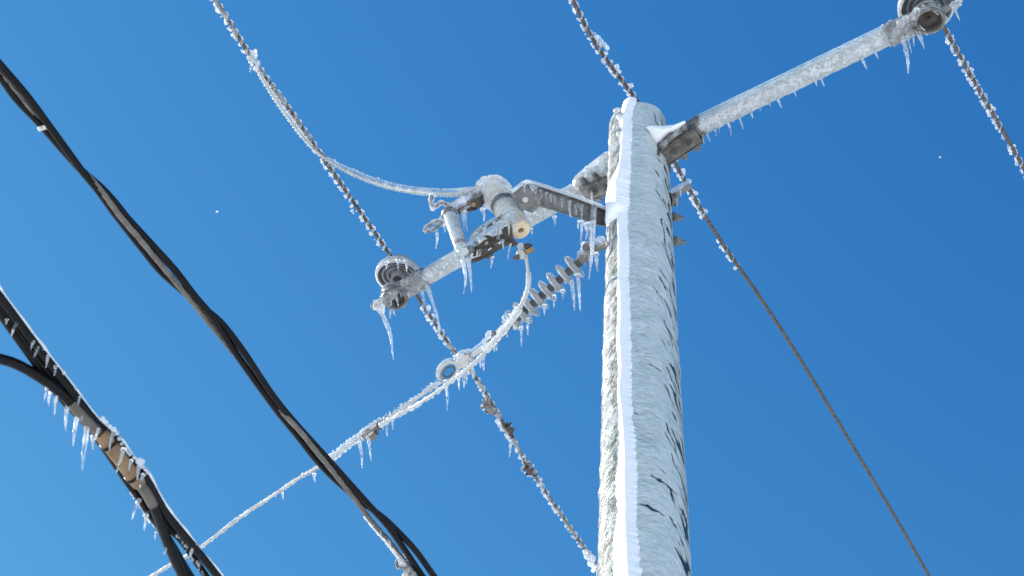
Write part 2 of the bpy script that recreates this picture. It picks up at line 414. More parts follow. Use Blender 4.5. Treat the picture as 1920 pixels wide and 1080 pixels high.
# the cut top of the pole: rounded lip, ice runs over it
lip = sstep(ZT-.03, ZT+.004, Z); rr = rr-lip*.020
rr = rr-.0035*hole
D = TC[None, None]*np.cos(A)[..., None]+TR[None, None]*np.sin(A)[..., None]
V = np.array([PX, PY, 0])+D*rr[..., None]; V[..., 2] = Z
pi_ = MB(); f = []
for i in range(NZ-1):
    o = i*NA
    f += [(o+j, o+(j+1) % NA, o+NA+(j+1) % NA, o+NA+j) for j in range(NA)]
f.append(tuple((NZ-1)*NA+j for j in range(NA)))
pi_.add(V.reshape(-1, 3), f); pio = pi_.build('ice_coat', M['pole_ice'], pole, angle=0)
sv = pio.data.attributes.new('surf', 'FLOAT_VECTOR', 'POINT'); sv.data.foreach_set('vector', np.stack([S, Z, S*0], -1).reshape(-1).astype(np.float32))
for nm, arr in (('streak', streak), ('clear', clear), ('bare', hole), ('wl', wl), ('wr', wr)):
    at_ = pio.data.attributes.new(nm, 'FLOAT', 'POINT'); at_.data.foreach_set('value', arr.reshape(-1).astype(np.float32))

# snow strip lodged on the windward face, with a wide ledge of drifted snow near the top
def strip_az(x, y):
    h = front_h(y); xc, _, z_ = proj([PX, PY, h]); hw = (rw(h)+.02)*FPX/z_
    return math.degrees(math.asin(max(-.99, min(.99, (x-xc)/hw))))
rows = [(192, 1166, 1196), (215, 1160, 1190), (250, 1164, 1187), (290, 1163, 1185), (312, 1160, 1184), (330, 1146, 1184), (350, 1130, 1184), (372, 1126, 1183), (390, 1126, 1182),
        (396, 1140, 1180), (402, 1158, 1179), (440, 1159, 1180), (540, 1157, 1184), (640, 1158, 1186), (760, 1160, 1190), (850, 1158, 1195), (920, 1154, 1197), (960, 1155, 1198),
        (1000, 1149, 1201), (1060, 1150, 1205), (1120, 1150, 1208)]
hz = np.array([front_h(r_[0]) for r_ in rows]); a0 = np.array([strip_az(r_[1], r_[0]) for r_ in rows]); a1 = np.array([strip_az(r_[2], r_[0]) for r_ in rows])
o_ = np.argsort(hz); hz, a0, a1 = hz[o_], a0[o_], a1[o_]
NS, NH = 34, 760
hh = np.linspace(hz[0], ZT+.006, NH)
e0 = np.interp(hh, hz, a0)+4*(vnoise(hh*7, hh*0, 41)-.5)
e1 = np.interp(hh, hz, a1)+4*(vnoise(hh*8, hh*0, 43)-.5)
j0 = 3.0*(vnoise(hh*41, hh*0, 42)-.5)+3.4*(vnoise(hh*120, hh*0, 45)-.5)
j1 = 3.0*(vnoise(hh*47, hh*0, 46)-.5)+4.0*(vnoise(hh*150, hh*0, 44)-.5)
u = np.linspace(0, 1, NS); U_, HH = np.meshgrid(u, hh)
wide = np.interp(hh, hz, (a1-a0))[:, None]
AZ = e0[:, None]*(1-U_)+e1[:, None]*U_+j0[:, None]*(1-U_)**5+j1[:, None]*U_**5
crest = 1-np.clip(14/wide, .25, .62)                            # where the ridge stands
tt = np.where(U_ < crest, (U_/crest)**.75, ((1-U_)/(1-crest))**.85)
peak = np.interp(hh, [hz[0], front_h(402), front_h(394), front_h(350), front_h(300), ZT-.08, ZT], [.026, .022, .046, .048, .030, .026, .012])[:, None]
TH = tt*peak*(1+.30*(vnoise(HH*6, U_*1.5, 51)-.5)) + .006*tt**.5 + .0022*(vnoise(HH*34, U_*5, 53)-.5)*tt
R2 = (RW+(ZT-HH)*.0088)+.0125+np.where((U_ == 0) | (U_ == 1), -.004, TH)
ar = np.radians(AZ)
V = np.array([PX, PY, 0])+(TC*np.cos(ar)[..., None]+TR*np.sin(ar)[..., None])*R2[..., None]; V[..., 2] = HH-.02*(1-tt)*0
VB = np.array([PX, PY, 0])+(TC*np.cos(ar)[..., None]+TR*np.sin(ar)[..., None])*(R2*0+RW+.004)[..., None]; VB[..., 2] = HH
sn = MB(); f = []
for i in range(NH-1):
    f += [(i*NS+j, i*NS+j+1, (i+1)*NS+j+1, (i+1)*NS+j) for j in range(NS-1)]
K = NS*NH
f += [(q[3]+K, q[2]+K, q[1]+K, q[0]+K) for q in list(f)]
top = (NH-1)*NS
f += [(top+j, top+j+1, K+top+j+1, K+top+j) for j in range(NS-1)] + [(j+1, j, K+j, K+j+1) for j in range(NS-1)]
sn.add(np.concatenate([V.reshape(-1, 3), VB.reshape(-1, 3)]), f)
sn.build('snow_strip', M['snow'], pole, angle=0)

def hexnut(mb, o, ax, r, h): mb.lathe(o, ax, [(r, 0), (r, h)], 6)
def pole_bolt(x, y, parent, zoff=0.0, length=.075):
    """threaded bolt end sticking out of the far right flank of the pole"""
    h = axis_h(y)
    a_ = math.radians(96); p = on_pole(a_, h, -.01)
    # slide along the flank until it shows at row y
    for _ in range(5):
        h += (proj(p)[1]-y)/(FPX*math.cos(TILT)/dep(p)); p = on_pole(a_, h, -.01)
    ax = unit(TR*math.cos(.25)-TC*.15+np.array([0, 0, -.04]))
    bt = MB().lathe(p, ax, [(.0095, 0), (.0095, length-.003), (.007, length)], 14).build('bolt', M['steel'], parent)
    MB().lathe(p+ax*.018, ax, [(.030, 0), (.030, .006)], 4).build('washer', M['steel'], bt)
    mb = MB(); mb.lathe(p+ax*.027, ax, [(.020, 0), (.020, .004)], 20); mb.lathe(p+ax*.034, ax, [(.021, 0), (.021, .003)], 20); hexnut(mb, p+ax*.039, ax, .019, .017)
    mb.build('nut', M['steel'], bt)
pole_bolt(1256, 405, pole); pole_bolt(1260, 450, pole)
for (x, y, x1, y1) in ((1169, 228, 1157, 209), (1165, 258, 1156, 240)):
    hgt = front_h(y); a_ = math.radians(strip_az(x, y)); p = on_pole(a_, hgt, .0)
    for _ in range(5):
        hgt += (proj(p)[1]-y)/(FPX*math.cos(TILT)/dep(p)); p = on_pole(a_, hgt, .0)
    q = N(x1, y1, p, TC*math.cos(a_)+TR*math.sin(a_)); ax = unit(q-p); L = np.linalg.norm(q-p)
    bt = MB().lathe(p-ax*.01, ax, [(.008, 0), (.008, L)], 12).build('bolt', M['steel'], pole)
    mb = MB(); hexnut(mb, p+ax*(L-.012), ax, .015, .013); mb.build('bolt_head', M['steel'], bt)
    MB().blob(q, .019, (1, 1, .8)).blob(q-ax*.03, .018).blob(q+DOWN*.02-ax*.02, .015).build('ice_lump', M['frost'], bt, voxel=.003)

# ------------------------------------------------------------------ the two insulator arms
HA = axis_h(292); A0 = np.array([PX, PY, HA])
def arm(end_px, label, side):
    E = H(*end_px, HA); d = unit(E-A0); L = np.linalg.norm(E-A0); sidev = np.cross([0, 0, 1.0], d)
    UPZ = np.array([0, 0, 1.0])
    base = A0+d*rw(HA)
    t = thing('insulator_arm', label, 'insulator arm', base, 'insulator arms on the pole')
    r0 = .031
    tb = resample([A0+d*.24, A0+d*(L-.10)], .02)
    MB().tube(tb, r0, 24).build('fibreglass_tube', M['fibre'], t)
    # glaze: a clear ridge on top and lumpy ice below
    c = resample([A0+d*.27, A0+d*(L-.13)], .006); p, tt_, n1, n2 = frames(c); k = len(p); seg = 30
    th = np.arange(seg)*2*math.pi/seg; v = np.zeros((k, seg, 3)); lo = np.linspace(0, L, k)
    for j in range(seg):
        dirv = sidev*math.cos(th[j])+UPZ*math.sin(th[j]); upness = math.sin(th[j])
        r_ = r0+.0055+.017*max(0, upness*.8+(-.35 if side < 0 else -.3)*math.cos(th[j]))**1.0
        und = max(0, -upness)
        ns = vnoise(lo*34, np.full(k, th[j]*2.2), 61)
        r_ = r_+und*(.006*ns+.006*np.maximum(0, vnoise(lo*75, np.full(k, th[j]*3), 62)-.4))+.0012*vnoise(lo*60, np.full(k, th[j]*4), 63)
        v[:, j] = p+dirv*np.asarray(r_)[..., None] if np.ndim(r_) else p+dirv*r_
    mb = MB(); f = [(i*seg+j, i*seg+(j+1) % seg, (i+1)*seg+(j+1) % seg, (i+1)*seg+j) for i in range(k-1) for j in range(seg)]
    f += [tuple(range(seg))[::-1], tuple((k-1)*seg+j for j in range(seg))]
    mb.add(v.reshape(-1, 3), f); mb.build('ice_coat', M['arm_ice'], t, angle=0)
    mb = MB(); rng = np.random.RandomState(5 if side > 0 else 6); cam_h = unit((CAM-A0)*np.array([1, 1, 0])); cam_s = sidev if sidev@cam_h > 0 else -sidev
    for q in range(760 if side > 0 else 380):
        i = rng.randint(2, k-2); a_ = rng.triangular(-1.85, -1.15, -.35); dirv = cam_s*math.cos(a_)+UPZ*math.sin(a_)
        rb = .004+.0055*rng.rand()**1.6
        mb.blob(p[i]+dirv*(r0+.0035+.002*rng.rand()), rb, (1, 1, 1), amp=.35, seg=6)
    mb.tube(c[::6], r0+.0025, 18); mb.build('rime_lumps', M['milky'], t, voxel=.0024, relax=1)
    # bracket on the pole: saddle plate, two cheeks and a socket
    mb = MB(); s0 = rw(HA)-.012
    mb.box(A0+d*(s0+.014)-UPZ*.060, d*.010, sidev*.055, UPZ*.090)
    for s_ in (-1, 1):
        q = A0+sidev*s_*.034
        mb.prism([q+d*(s0+.02)+UPZ*.008, q+d*.285+UPZ*.020, q+d*.285-UPZ*.068, q+d*(s0+.02)-UPZ*.118], sidev*.006*s_)
    mb.prism([A0+d*(s0+.022)-UPZ*.116-sidev*.032, A0+d*.283-UPZ*.0675-sidev*.032, A0+d*.283-UPZ*.0675+sidev*.032, A0+d*(s0+.022)-UPZ*.116+sidev*.032], UPZ*.006)
    br = mb.build('bracket', M['brown_steel'] if side > 0 else M['steel'], t, bevel=.002)
    mb = MB().lathe(A0+d*.215, d, [(.040, 0), (.044, .01), (.044, .075), (.040, .09)], 28); mb.build('socket', M['steel'], br)
    for dd, zz_ in ((.185, -.068), (.245, -.050)):
        for s_ in (-1, 1):
            q = A0+d*dd+UPZ*zz_+sidev*s_*.039
            bm_ = MB(); bm_.lathe(q, sidev*s_, [(.024, 0), (.024, .005)], 20); hexnut(bm_, q+sidev*s_*.005, sidev*s_, .017, .016); bm_.lathe(q+sidev*s_*.021, sidev*s_, [(.010, 0), (.010, .012)], 12)
            bm_.build('bolt', M['steel'], br)
    for dd in (.170, .232):
        q = A0+d*dd-UPZ*(.116-(dd-.115)*.285)
        bm_ = MB(); bm_.lathe(q, DOWN, [(.024, -.002), (.024, .005)], 20); hexnut(bm_, q+DOWN*.005, DOWN, .017, .015); bm_.lathe(q+DOWN*.020, DOWN, [(.009, 0), (.009, .010)], 12)
        bm_.build('bolt', M['steel'], br)
    # end casting: collar, two ribs, upright ring cup with a recessed bottom and an outer lug
    E_ = A0+d*L
    mb = MB().lathe(E_-d*.175, d, [(.038, 0), (.044, .006), (.044, .07), (.041, .085), (.034, .10)], 28)
    for s_ in (-1, 1):
        mb.prism([E_-d*.09+sidev*s_*.034+UPZ*.022, E_+sidev*s_*.054+UPZ*.020, E_+sidev*s_*.054-UPZ*.026, E_-d*.09+sidev*s_*.034-UPZ*.026], -sidev*s_*.009)
    mb.lathe(E_, UPZ, [(.046, -.012), (.046, -.036), (.050, -.041), (.057, -.041), (.060, -.036), (.060, .022), (.054, .026), (.030, .026), (.030, -.012)], 40)
    mb.lathe(E_+d*.055, d, [(.020, 0), (.018, .01), (.015, .035), (.020, .05), (.020, .072), (.014, .078)], 18)
    cs = mb.build('end_casting', M['steel'], t, bevel=0)
    bm_ = MB().lathe(E_+UPZ*-.013, DOWN, [(.022, 0), (.022, .004)], 24); hexnut(bm_, E_+UPZ*-.017, DOWN, .013, .010); bm_.lathe(E_-UPZ*.027, DOWN, [(.007, 0), (.006, .006)], 12)
    bm_.build('bolt', M['dark_steel'], cs)
    MB().lathe(E_+UPZ*-.0125, DOWN, [(.045, -.002), (.045, 0)], 32).build('cup_floor', M['dark_steel'], cs)
    # bell insulator standing in the cup
    off = .125 if side < 0 else .072
    tl = unit(UPZ + (TC*.10-d*.03 if side < 0 else TC*0.04+d*.0))
    o = E_+tl*off; rs = .098 if side < 0 else .103
    pr = [(.032, -.03), (.034, .01), (.045, .014), (.047, -.004), (.053, -.006), (.056, .016), (.066, .020), (.070, -.006), (.076, -.008), (.081, .02), (rs-.010, .022), (rs-.006, -.012), (rs, -.012), (rs+.003, -.004),
          (rs, .018), (rs-.018, .034), (rs-.045, .046), (.046, .060), (.042, .068), (.050, .076), (.050, .088), (.036, .098), (.012, .102)]
    ins = MB().lathe(o, tl, pr, 56).build('porcelain_insulator', M['grey_glaze'], t)
    MB().lathe(E_+tl*.02, tl, [(.022, 0), (.022, off-.02)], 18).build('pin', M['dark_steel'], t)
    g2 = [(rs-.004, -.016), (rs+.006, -.015), (rs+.010, -.004), (rs+.007, .020), (rs-.014, .040), (rs-.04, .053), (.050, .066), (.02, .078), (.02, .06), (.046, .052), (rs-.045, .044), (rs-.018, .032), (rs-.001, .016), (rs+.001, -.004)]
    MB().lathe(o, tl, g2, 48, close=True).build('ice_cap', M['frost'], ins, angle=0)
    mb = MB().tube([E_-d*.185, E_-d*.15, E_-d*.09, E_-d*.06], [.046, .0500, .0490, .044], 18)
    for q in range(26):
        a_ = random.uniform(0, 6.28); mb.blob(E_-d*random.uniform(.07, .18)+(sidev*math.cos(a_)+UPZ*math.sin(a_))*.047, random.uniform(.006, .012), amp=.4, seg=7)
    mb.build('collar_ice', M['ice'], t, voxel=.003)
    mb = MB()
    for a_ in np.linspace(0, 6.28, 30): mb.blob(E_+(d*math.cos(a_)+sidev*math.sin(a_))*.058+UPZ*random.uniform(-.036, .016), random.uniform(.007, .014), amp=.4, seg=7)
    mb.tube([E_+(d*math.cos(a_)+sidev*math.sin(a_))*.060+UPZ*.012 for a_ in np.linspace(0, 6.29, 28)], .007, 8, caps=False)
    mb.tube([E_+(d*math.cos(a_)+sidev*math.sin(a_))*.059-UPZ*.028 for a_ in np.linspace(0, 6.29, 28)], .0062, 8, caps=False)
    mb.build('cup_ice', M['ice'], t, voxel=.003)
    return t, d, L, E_, sidev, o
mt_ = ice('arm_ice', .10, rough=.05, bscale=60, bstr=.45, bdist=.005, fscale=22); M['arm_ice'] = mt_
UPZ = np.array([0, 0, 1.0])
armL, dL, LL, EL, svL, oL = arm((741, 552), 'left insulator arm, pale tube running down left from the pole to a grey bell', -1)
armR, dR, LR, ER, svR, oR = arm((1741, 31), 'right insulator arm, icicle fringed tube rising to the top right corner', 1)
def z_arm(E): return lambda x, y: dep(N(x, y, A0, E-A0))
zL, zR = z_arm(EL), z_arm(ER)
icicles(armR, [(1302,252,1302,272),(1317,248,1320,269),(1326,245,1332,266),(1340,240,1344,259),(1347,236,1350,250,2),(1362,226,1371,256),(1385,214,1394,243),(1407,206,1412,222),(1423,198,1425,209,2),
  (1441,187,1445,203),(1457,180,1466,204,3.5),(1468,175,1469,183,2),(1488,162,1493,181),(1527,146,1532,162),(1538,141,1546,163,3.5),(1562,127,1566,134,2),(1612,102,1626,131,4),(1637,90,1647,111,3.5),
  (1674,73,1679,88),(1688,58,1703,139,5,1701,105),(1698,58,1710,100,4),(1712,58,1714,88),(1722,56,1733,93,3.5),(1716,54,1733,90,2.5),(1787,10,1800,40,3.5),(1714,34,1735,57,4),(1745,8,1760,28,3.5),(1374,220,1375,230,2),(1575,124,1577,131,2),(1596,113,1598,120,2)], zR)
icicles(armL, [(846,504,846,512),(797,525,824,637,4,821,600),(789,536,801,585,3.5),(725,492,725,505),(746,489,747,508),(761,490,763,510),(739,540,747,575,4),(748,537,753,558,3.5),(760,535,767,560,3.5),
  (711,580,738,676,5,730,620),(716,585,731,633,4),(731,572,731,597,4),(737,570,739,590,3.5),(1040,408,1041,424,3),(1018,405,1019,413),(1108,330,1109,400,3.5),(996,430,998,440,3),(1103,328,1104,350,3),(735,575,741,592,4)], zL)
# ice lumps on the end castings and brackets
def lumps(parent, spec, z, mat='ice', voxel=.003, name='ice_lump'):
    mb = MB()
    for q in spec:
        x, y, rpx = q[:3]; zz_ = z(x, y) if callable(z) else z
        mb.blob(P(x, y, zz_+(q[3] if len(q) > 3 else 0)), rpx*zz_/FPX, amp=.35, seg=10)
    return mb.build(name, M[mat], parent, voxel=voxel, relax=1)
lumps(armL, [(708,572,11),(716,568,10),(724,560,9),(731,556,9),(714,580,9),(738,548,9),(730,570,6)], lambda x, y: zL(x, y)-.055, 'ice')
lumps(armR, [(1790,10,9),(1797,5,8)], lambda x, y: zR(x, y)-.05, 'ice')
lumps(armR, [(1680,58,8),(1688,44,9),(1699,36,8),(1710,32,8),(1720,20,7)], lambda x, y: zR(x, y)-.05, 'ice')
lumps(armL, [(1122,318,10),(1112,326,9),(1105,332,9),(1117,336,8),(1108,350,6),(1128,305,9),(1132,296,8),(1102,318,8),(1112,345,5)], lambda x, y: zL(x, y)-.06, 'ice')
# snow wedge drifted on the right bracket
def mound(parent, outline, zf, thick, mat, name, n=26, seed=3):
    """a wind-plastered heap: an outline on the bracket's near side, swelling towards the weather"""
    o_ = np.array(outline, float); x0, y0 = o_.min(0); x1, y1 = o_.max(0)
    def inside_d(x, y):
        c_ = False; dmin = 1e9; k = len(o_)
        for i in range(k):
            a, b = o_[i], o_[(i+1) % k]
            if (a[1] > y) != (b[1] > y) and x < (b[0]-a[0])*(y-a[1])/(b[1]-a[1])+a[0]: c_ = not c_
            t = np.clip(((x-a[0])*(b[0]-a[0])+(y-a[1])*(b[1]-a[1]))/((b-a)@(b-a)), 0, 1); dmin = min(dmin, math.hypot(x-a[0]-t*(b[0]-a[0]), y-a[1]-t*(b[1]-a[1])))
        return dmin if c_ else -dmin
    mb = MB(); ctr = o_.mean(0); rings = 9; k = len(o_); per = []
    dense = np.array([o_[i]*(1-t)+o_[(i+1) % k]*t for i in range(k) for t in np.linspace(0, 1, 5)[:-1]]); m_ = len(dense); V = []
    for r_ in range(rings):
        f_ = 1-r_/(rings-1)*.98
        for q in dense:
            x, y = ctr+(q-ctr)*f_
            h_ = thick*(1-f_**2.6)*(1+.25*mnoise.noise(Vector((x*.08, y*.08, seed))))
            V.append(P(x, y, zf(x, y)-h_))
    f = [(i*m_+j, i*m_+(j+1) % m_, (i+1)*m_+(j+1) % m_, (i+1)*m_+j) for i in range(rings-1) for j in range(m_)]
    f.append(tuple((rings-1)*m_+j for j in range(m_)))
    for q in dense: V.append(P(q[0], q[1], zf(*q)+.03))
    b_ = rings*m_; f += [(j, b_+j, b_+(j+1) % m_, (j+1) % m_) for j in range(m_)]; f.append(tuple(b_+j for j in range(m_))[::-1])
    mb.add(V, f); return mb.build(name, M[mat], parent, angle=0)
zBR = lambda x, y: dep(A0)-.10-.0012*(x-1215)
mound(armR, [(1211,238),(1222,235),(1243,236),(1262,234),(1284,226),(1286,230),(1272,242),(1256,250),(1246,258),(1238,266),(1231,270),(1225,262),(1219,250)], zBR, .035, 'snow', 'snow_cap')
mound(armR, [(1232,270),(1238,265),(1247,257),(1258,249),(1273,241),(1286,231),(1287,240),(1278,250),(1264,259),(1254,268),(1248,280),(1240,287),(1231,282)], zBR, .028, 'ice', 'ice_slab')
mb = MB(); mb.tube([A0+dL*.12-UPZ*.005, A0+dL*.20, A0+dL*.29, A0+dL*.31], [.090, .078, .062, .05], 16); mb.build('bracket_ice', M['frost'], armL, voxel=.004)

# ------------------------------------------------------------------ wires
def wire_path(pts, step=.012, n=10): return resample(catmull(pts, n), step)
def strand(pts, r, mat, parent, name='conductor', star=(7, .18, 14), seg=28, step=.006):
    return MB().tube(wire_path(pts, step), r, seg, star=star).build(name, mat, parent, angle=0)
def side_vec(p, t):                                             # across the wire, towards the upper right of the view
    v = unit(np.asarray(p)-CAM); s_ = np.cross(t, v); s_ /= np.linalg.norm(s_)
    return s_ if s_@RT > 0 else -s_
def helix_ice(parent, pts, r, pitch, rr, beads=.9, crud=.8, mat='wire_ice', voxel=.0027, bead_r=.009, dens=1.0, name='ice_coat', step=.003, skip=.15, gl=0.0):
    """ice wound round the lay of a conductor, with beads above and crumbs below"""
    c = resample(pts, step); p, t, n1, n2 = frames(c); L = np.arange(len(c))*step
    mb = MB(); ph = random.random()*6
    run = []
    fade = np.array([vnoise(l/pitch*.6+ph, 0, 77) for l in L])
    for i in range(len(c)):
        if fade[i] < skip:
            if len(run) > 3: mb.tube(run[0::1], rr, 7)
            run = []; continue
        th = 2*math.pi*L[i]/pitch+ph
        run.append(p[i]+(n1[i]*math.cos(th)+n2[i]*math.sin(th))*(r+rr*.35))
    if len(run) > 3: mb.tube(run, rr, 7)
    off_ = random.random()*40
    if gl: mb.tube(c[::2], [(r+.0022)*(.30+1.0*vnoise(l*34+off_, 3.3, 5)) for l in L[::2]], 10)
    k = 0; pos = pitch*random.random()
    while pos < L[-1]:
        i = int(pos/step); s_ = side_vec(p[i], t[i])
        if random.random() < beads*.85:
            br_ = bead_r*(.40+.85*random.random()**1.3); mb.blob(p[i]+s_*(r+br_*.55)+t[i]*random.uniform(-.008, .008)+UPZ*.002, br_, (1, 1, random.uniform(.8, 1.3)), amp=.45)
            if random.random() < .4: mb.blob(p[i]+s_*(r+br_*.3)+t[i]*random.uniform(-.016, .016), br_*.6, amp=.5)
        m_ = 0
        while m_ < 3*dens:
            if random.random() < crud:
                j = min(len(p)-1, i+int(random.random()*pitch/step)); s2 = -side_vec(p[j], t[j])
                mb.blob(p[j]+s2*(r+.003+.006*random.random())+DOWN*.004*random.random(), .0035+.0055*random.random()**1.5, (1, 1, 1.25), amp=.4, seg=7)
            m_ += 1
        pos += pitch*(.6+.8*random.random())
    return mb.build(name, M[mat], parent, voxel=voxel, relax=1)
def line_dir(a, b, h): return unit(H(*b, h)-H(*a, h))

WG = 'bare power lines crossing the sky'
# line A: over the left insulator and on behind the pole
HW = HA+.205
A_pts = [H(x, y, HW) for x, y in ((404,0),(475,113),(541,203),(600,288),(662,378),(735,484),(785,560),(850,657),(890,705),(945,795),(990,872),(1050,962),(1113,1053))]
dA0 = unit(A_pts[0]-A_pts[1]); dA1 = unit(A_pts[-1]-A_pts[-2])
A_all = ext_line(A_pts[0], A_pts[1], 4)[::-1]+A_pts+ext_line(A_pts[-1], A_pts[-2], 6)
lineA = thing('power_line', 'twisted ice crusted power line running over the left insulator and down behind the pole', 'power line', A_pts[5], WG)
strand(A_all, .0085, M['wire'], lineA)
def seg_of(pts, a, b):                                          # the stretch of a path between two photo points
    c = np.array(wire_path(pts, .004)); xy = np.array([proj(p)[:2] for p in c])
    i = int(np.argmin(np.hypot(*(xy-np.array(a)).T))); j = int(np.argmin(np.hypot(*(xy-np.array(b)).T)))
    return c[min(i, j):max(i, j)+1]
helix_ice(lineA, seg_of(A_all, (330,-130), (600,288)), .0085, .042, .0065, beads=.35, crud=1, dens=1.6, bead_r=.006, skip=.05, gl=1)
helix_ice(lineA, seg_of(A_all, (600,288), (655,368)), .0085, .042, .0065, beads=.2, crud=1, dens=1.5, bead_r=.006)
helix_ice(lineA, seg_of(A_all, (655,368), (735,484)), .0085, .050, .0060, beads=1, crud=.9, dens=1.2, bead_r=.011)
helix_ice(lineA, seg_of(A_all, (782,556), (838,640)), .0085, .050, .0065, beads=.9, crud=1, dens=1.5, bead_r=.010)
helix_ice(lineA, seg_of(A_all, (838,640), (1260,1290)), .0085, .055, .0055, beads=.15, crud=.8, dens=1.3, bead_r=.007, gl=1)
lumps(lineA, [(470,100,7),(477,104,7),(474,112,7),(468,107,6),(483,118,6),(481,128,5),(479,95,4)], dep(A_pts[1])-.01, 'frost')
icicles(lineA, [(472,115,469,137,3),(483,125,486,138,2.5),(660,395,664,402,2.5)], lambda x, y: dep(N(x, y, A_pts[1], dA1)))
# line C: over the right insulator
C_pts = [H(x, y, HW-.03) for x, y in ((1738,-12),(1770,52),(1800,105),(1835,168),(1880,245),(1925,325))]
C_all = ext_line(C_pts[0], C_pts[1], 4)[::-1]+C_pts+ext_line(C_pts[-1], C_pts[-2], 6)
lineC = thing('power_line', 'ice beaded power line leaving the right insulator towards the right edge', 'power line', C_pts[1], WG)
strand(C_all, .0085, M['wire'], lineC)
helix_ice(lineC, seg_of(C_all, (1772,56), (1862,212)), .0085, .047, .0055, beads=1, crud=1, dens=1.4, bead_r=.010)
helix_ice(lineC, seg_of(C_all, (1862,212), (2010,480)), .0085, .055, .004, beads=.25, crud=.9, dens=1.8, bead_r=.006, skip=.5)
# line B: over the pole top
HB = ZT+.055
B_pts = [H(x, y, HB) for x, y in ((1074,0),(1096,45),(1118,84),(1150,130),(1188,180),(1228,243),(1265,305),(1320,402),(1376,488),(1420,550),(1500,673),(1600,838),(1680,972),(1742,1080))]
B_all = ext_line(B_pts[0], B_pts[1], 3)[::-1]+B_pts+ext_line(B_pts[-1], B_pts[-2], 6)
lineB = thing('power_line', 'half bare twisted power line passing over the pole top and down to the lower right', 'power line', B_pts[4], WG)
strand(B_all, .0088, M['wire'], lineB, star=(7, .22, 9))
helix_ice(lineB, seg_of(B_all, (1000,-130), (1118,84)), .0088, .05, .006, beads=.4, crud=1, dens=1.4, bead_r=.008)
helix_ice(lineB, seg_of(B_all, (1118,84), (1192,186)), .0088, .047, .0052, beads=1, crud=1, dens=1.2, bead_r=.0115)
helix_ice(lineB, seg_of(B_all, (1255,290), (1320,402)), .0088, .058, .006, beads=1, crud=1, dens=2.2, bead_r=.0105)
helix_ice(lineB, seg_of(B_all, (1345,440), (1382,500)), .0088, .06, .003, beads=0, crud=1, dens=2.5, bead_r=.005, skip=.45)
lumps(lineB, [(1120,72,7),(1127,78,6),(1134,84,5),(1139,90,5),(1115,66,5)], dep(B_pts[2]), 'ice')
icicles(lineB, [(1312,392,1316,413,3),(1309,390,1311,404,2)], dep(B_pts[7]))

# ------------------------------------------------------------------ line D dead-ended on the pole
hD = axis_h(436)
for _ in range(5):
    pD = on_pole(R_(-80), hD, .0); hD += (proj(pD)[1]-452)/(FPX*math.cos(TILT)/dep(pD))
azD = R_(133); dD = np.array([math.cos(azD), math.sin(azD), 0]); nD = np.array([-dD[1], dD[0], 0])
def V_(x, y):                                                   # sight line meets the upright plane of line D
    r_ = ray(x, y); return CAM+r_*(((pD-CAM)@nD)/(r_@nD))
def zD(x, y): return dep(V_(x, y))
D_px = [(828,716),(800,734),(755,765),(705,798),(660,830),(620,861),(560,897),(500,937),(440,977),(380,1024),(330,1053),(283,1081)]
D_pts = [V_(*q) for q in D_px]; D_all = D_pts+ext_line(D_pts[-1], D_pts[-2], 6)
lineD = thing('tap_line', 'frost furred thin power line going off to the lower left from the pole', 'power line', D_pts[0], WG)
strand(D_all, .0062, M['bright'], lineD, star=(7, .15, 12))
def fur(parent, pts, r, rice, n, up=(.010, .022), mat='frost', name='ice_coat', voxel=.003, clear=None):
    """glaze tube with upright rime needles along its windward top"""
    c = np.array(pts); mb = MB(); L = np.arange(len(c))
    rad = np.array([rice*(.8+.45*vnoise(i*.13, 1.7, 9)) for i in range(len(c))])
    mb.tube(c+UPZ*rice*.35, rad, 10)
    p, t, _, _ = frames(c)
    for k in range(n):
        i = random.randrange(len(c)); s_ = side_vec(p[i], t[i]); hgt = up[0]+(up[1]-up[0])*random.random()**2
        s_ = s_ if s_@UP > 0 else -s_
        b0 = c[i]+UPZ*rice*.4; dirv = unit(-RT*.5+UP*.75+np.random.RandomState(k).randn(3)*.3)
        mb.tube([b0, b0+dirv*(rice+hgt)*.6, b0+dirv*(rice+hgt)], [.0042, .0030, .0016], 5)
        if random.random() < .35:
            mb.blob(c[i]-UP*(rice*.9), .004+.003*random.random(), (1, 1, 1.5), amp=.4, seg=7)
    return mb.build(name, M[mat], parent, voxel=voxel, relax=1)
fur(lineD, seg_of(D_all, (620,861), (-60,1310)), .0062, .0070, 700, up=(.001, .007), mat='wire_ice')
fur(lineD, seg_of(D_all, (712,794), (620,861)), .0075, .0155, 110, up=(.003, .010), mat='wire_ice')
fur(lineD, seg_of(D_all, (826,718), (712,794)), .0062, .0074, 70, up=(.004, .020), mat='ice')
icicles(lineD, [(835,718,838,769,3,839,745),(674,832,679,879,3.5,678,852),(690,820,696,865,3.5,693,840),(589,890,591,905,3),(530,925,531,938,2),(717,792,719,806,3),(724,786,726,818,4),(735,779,737,806,3.5),(745,772,747,786,2.5)], zD)
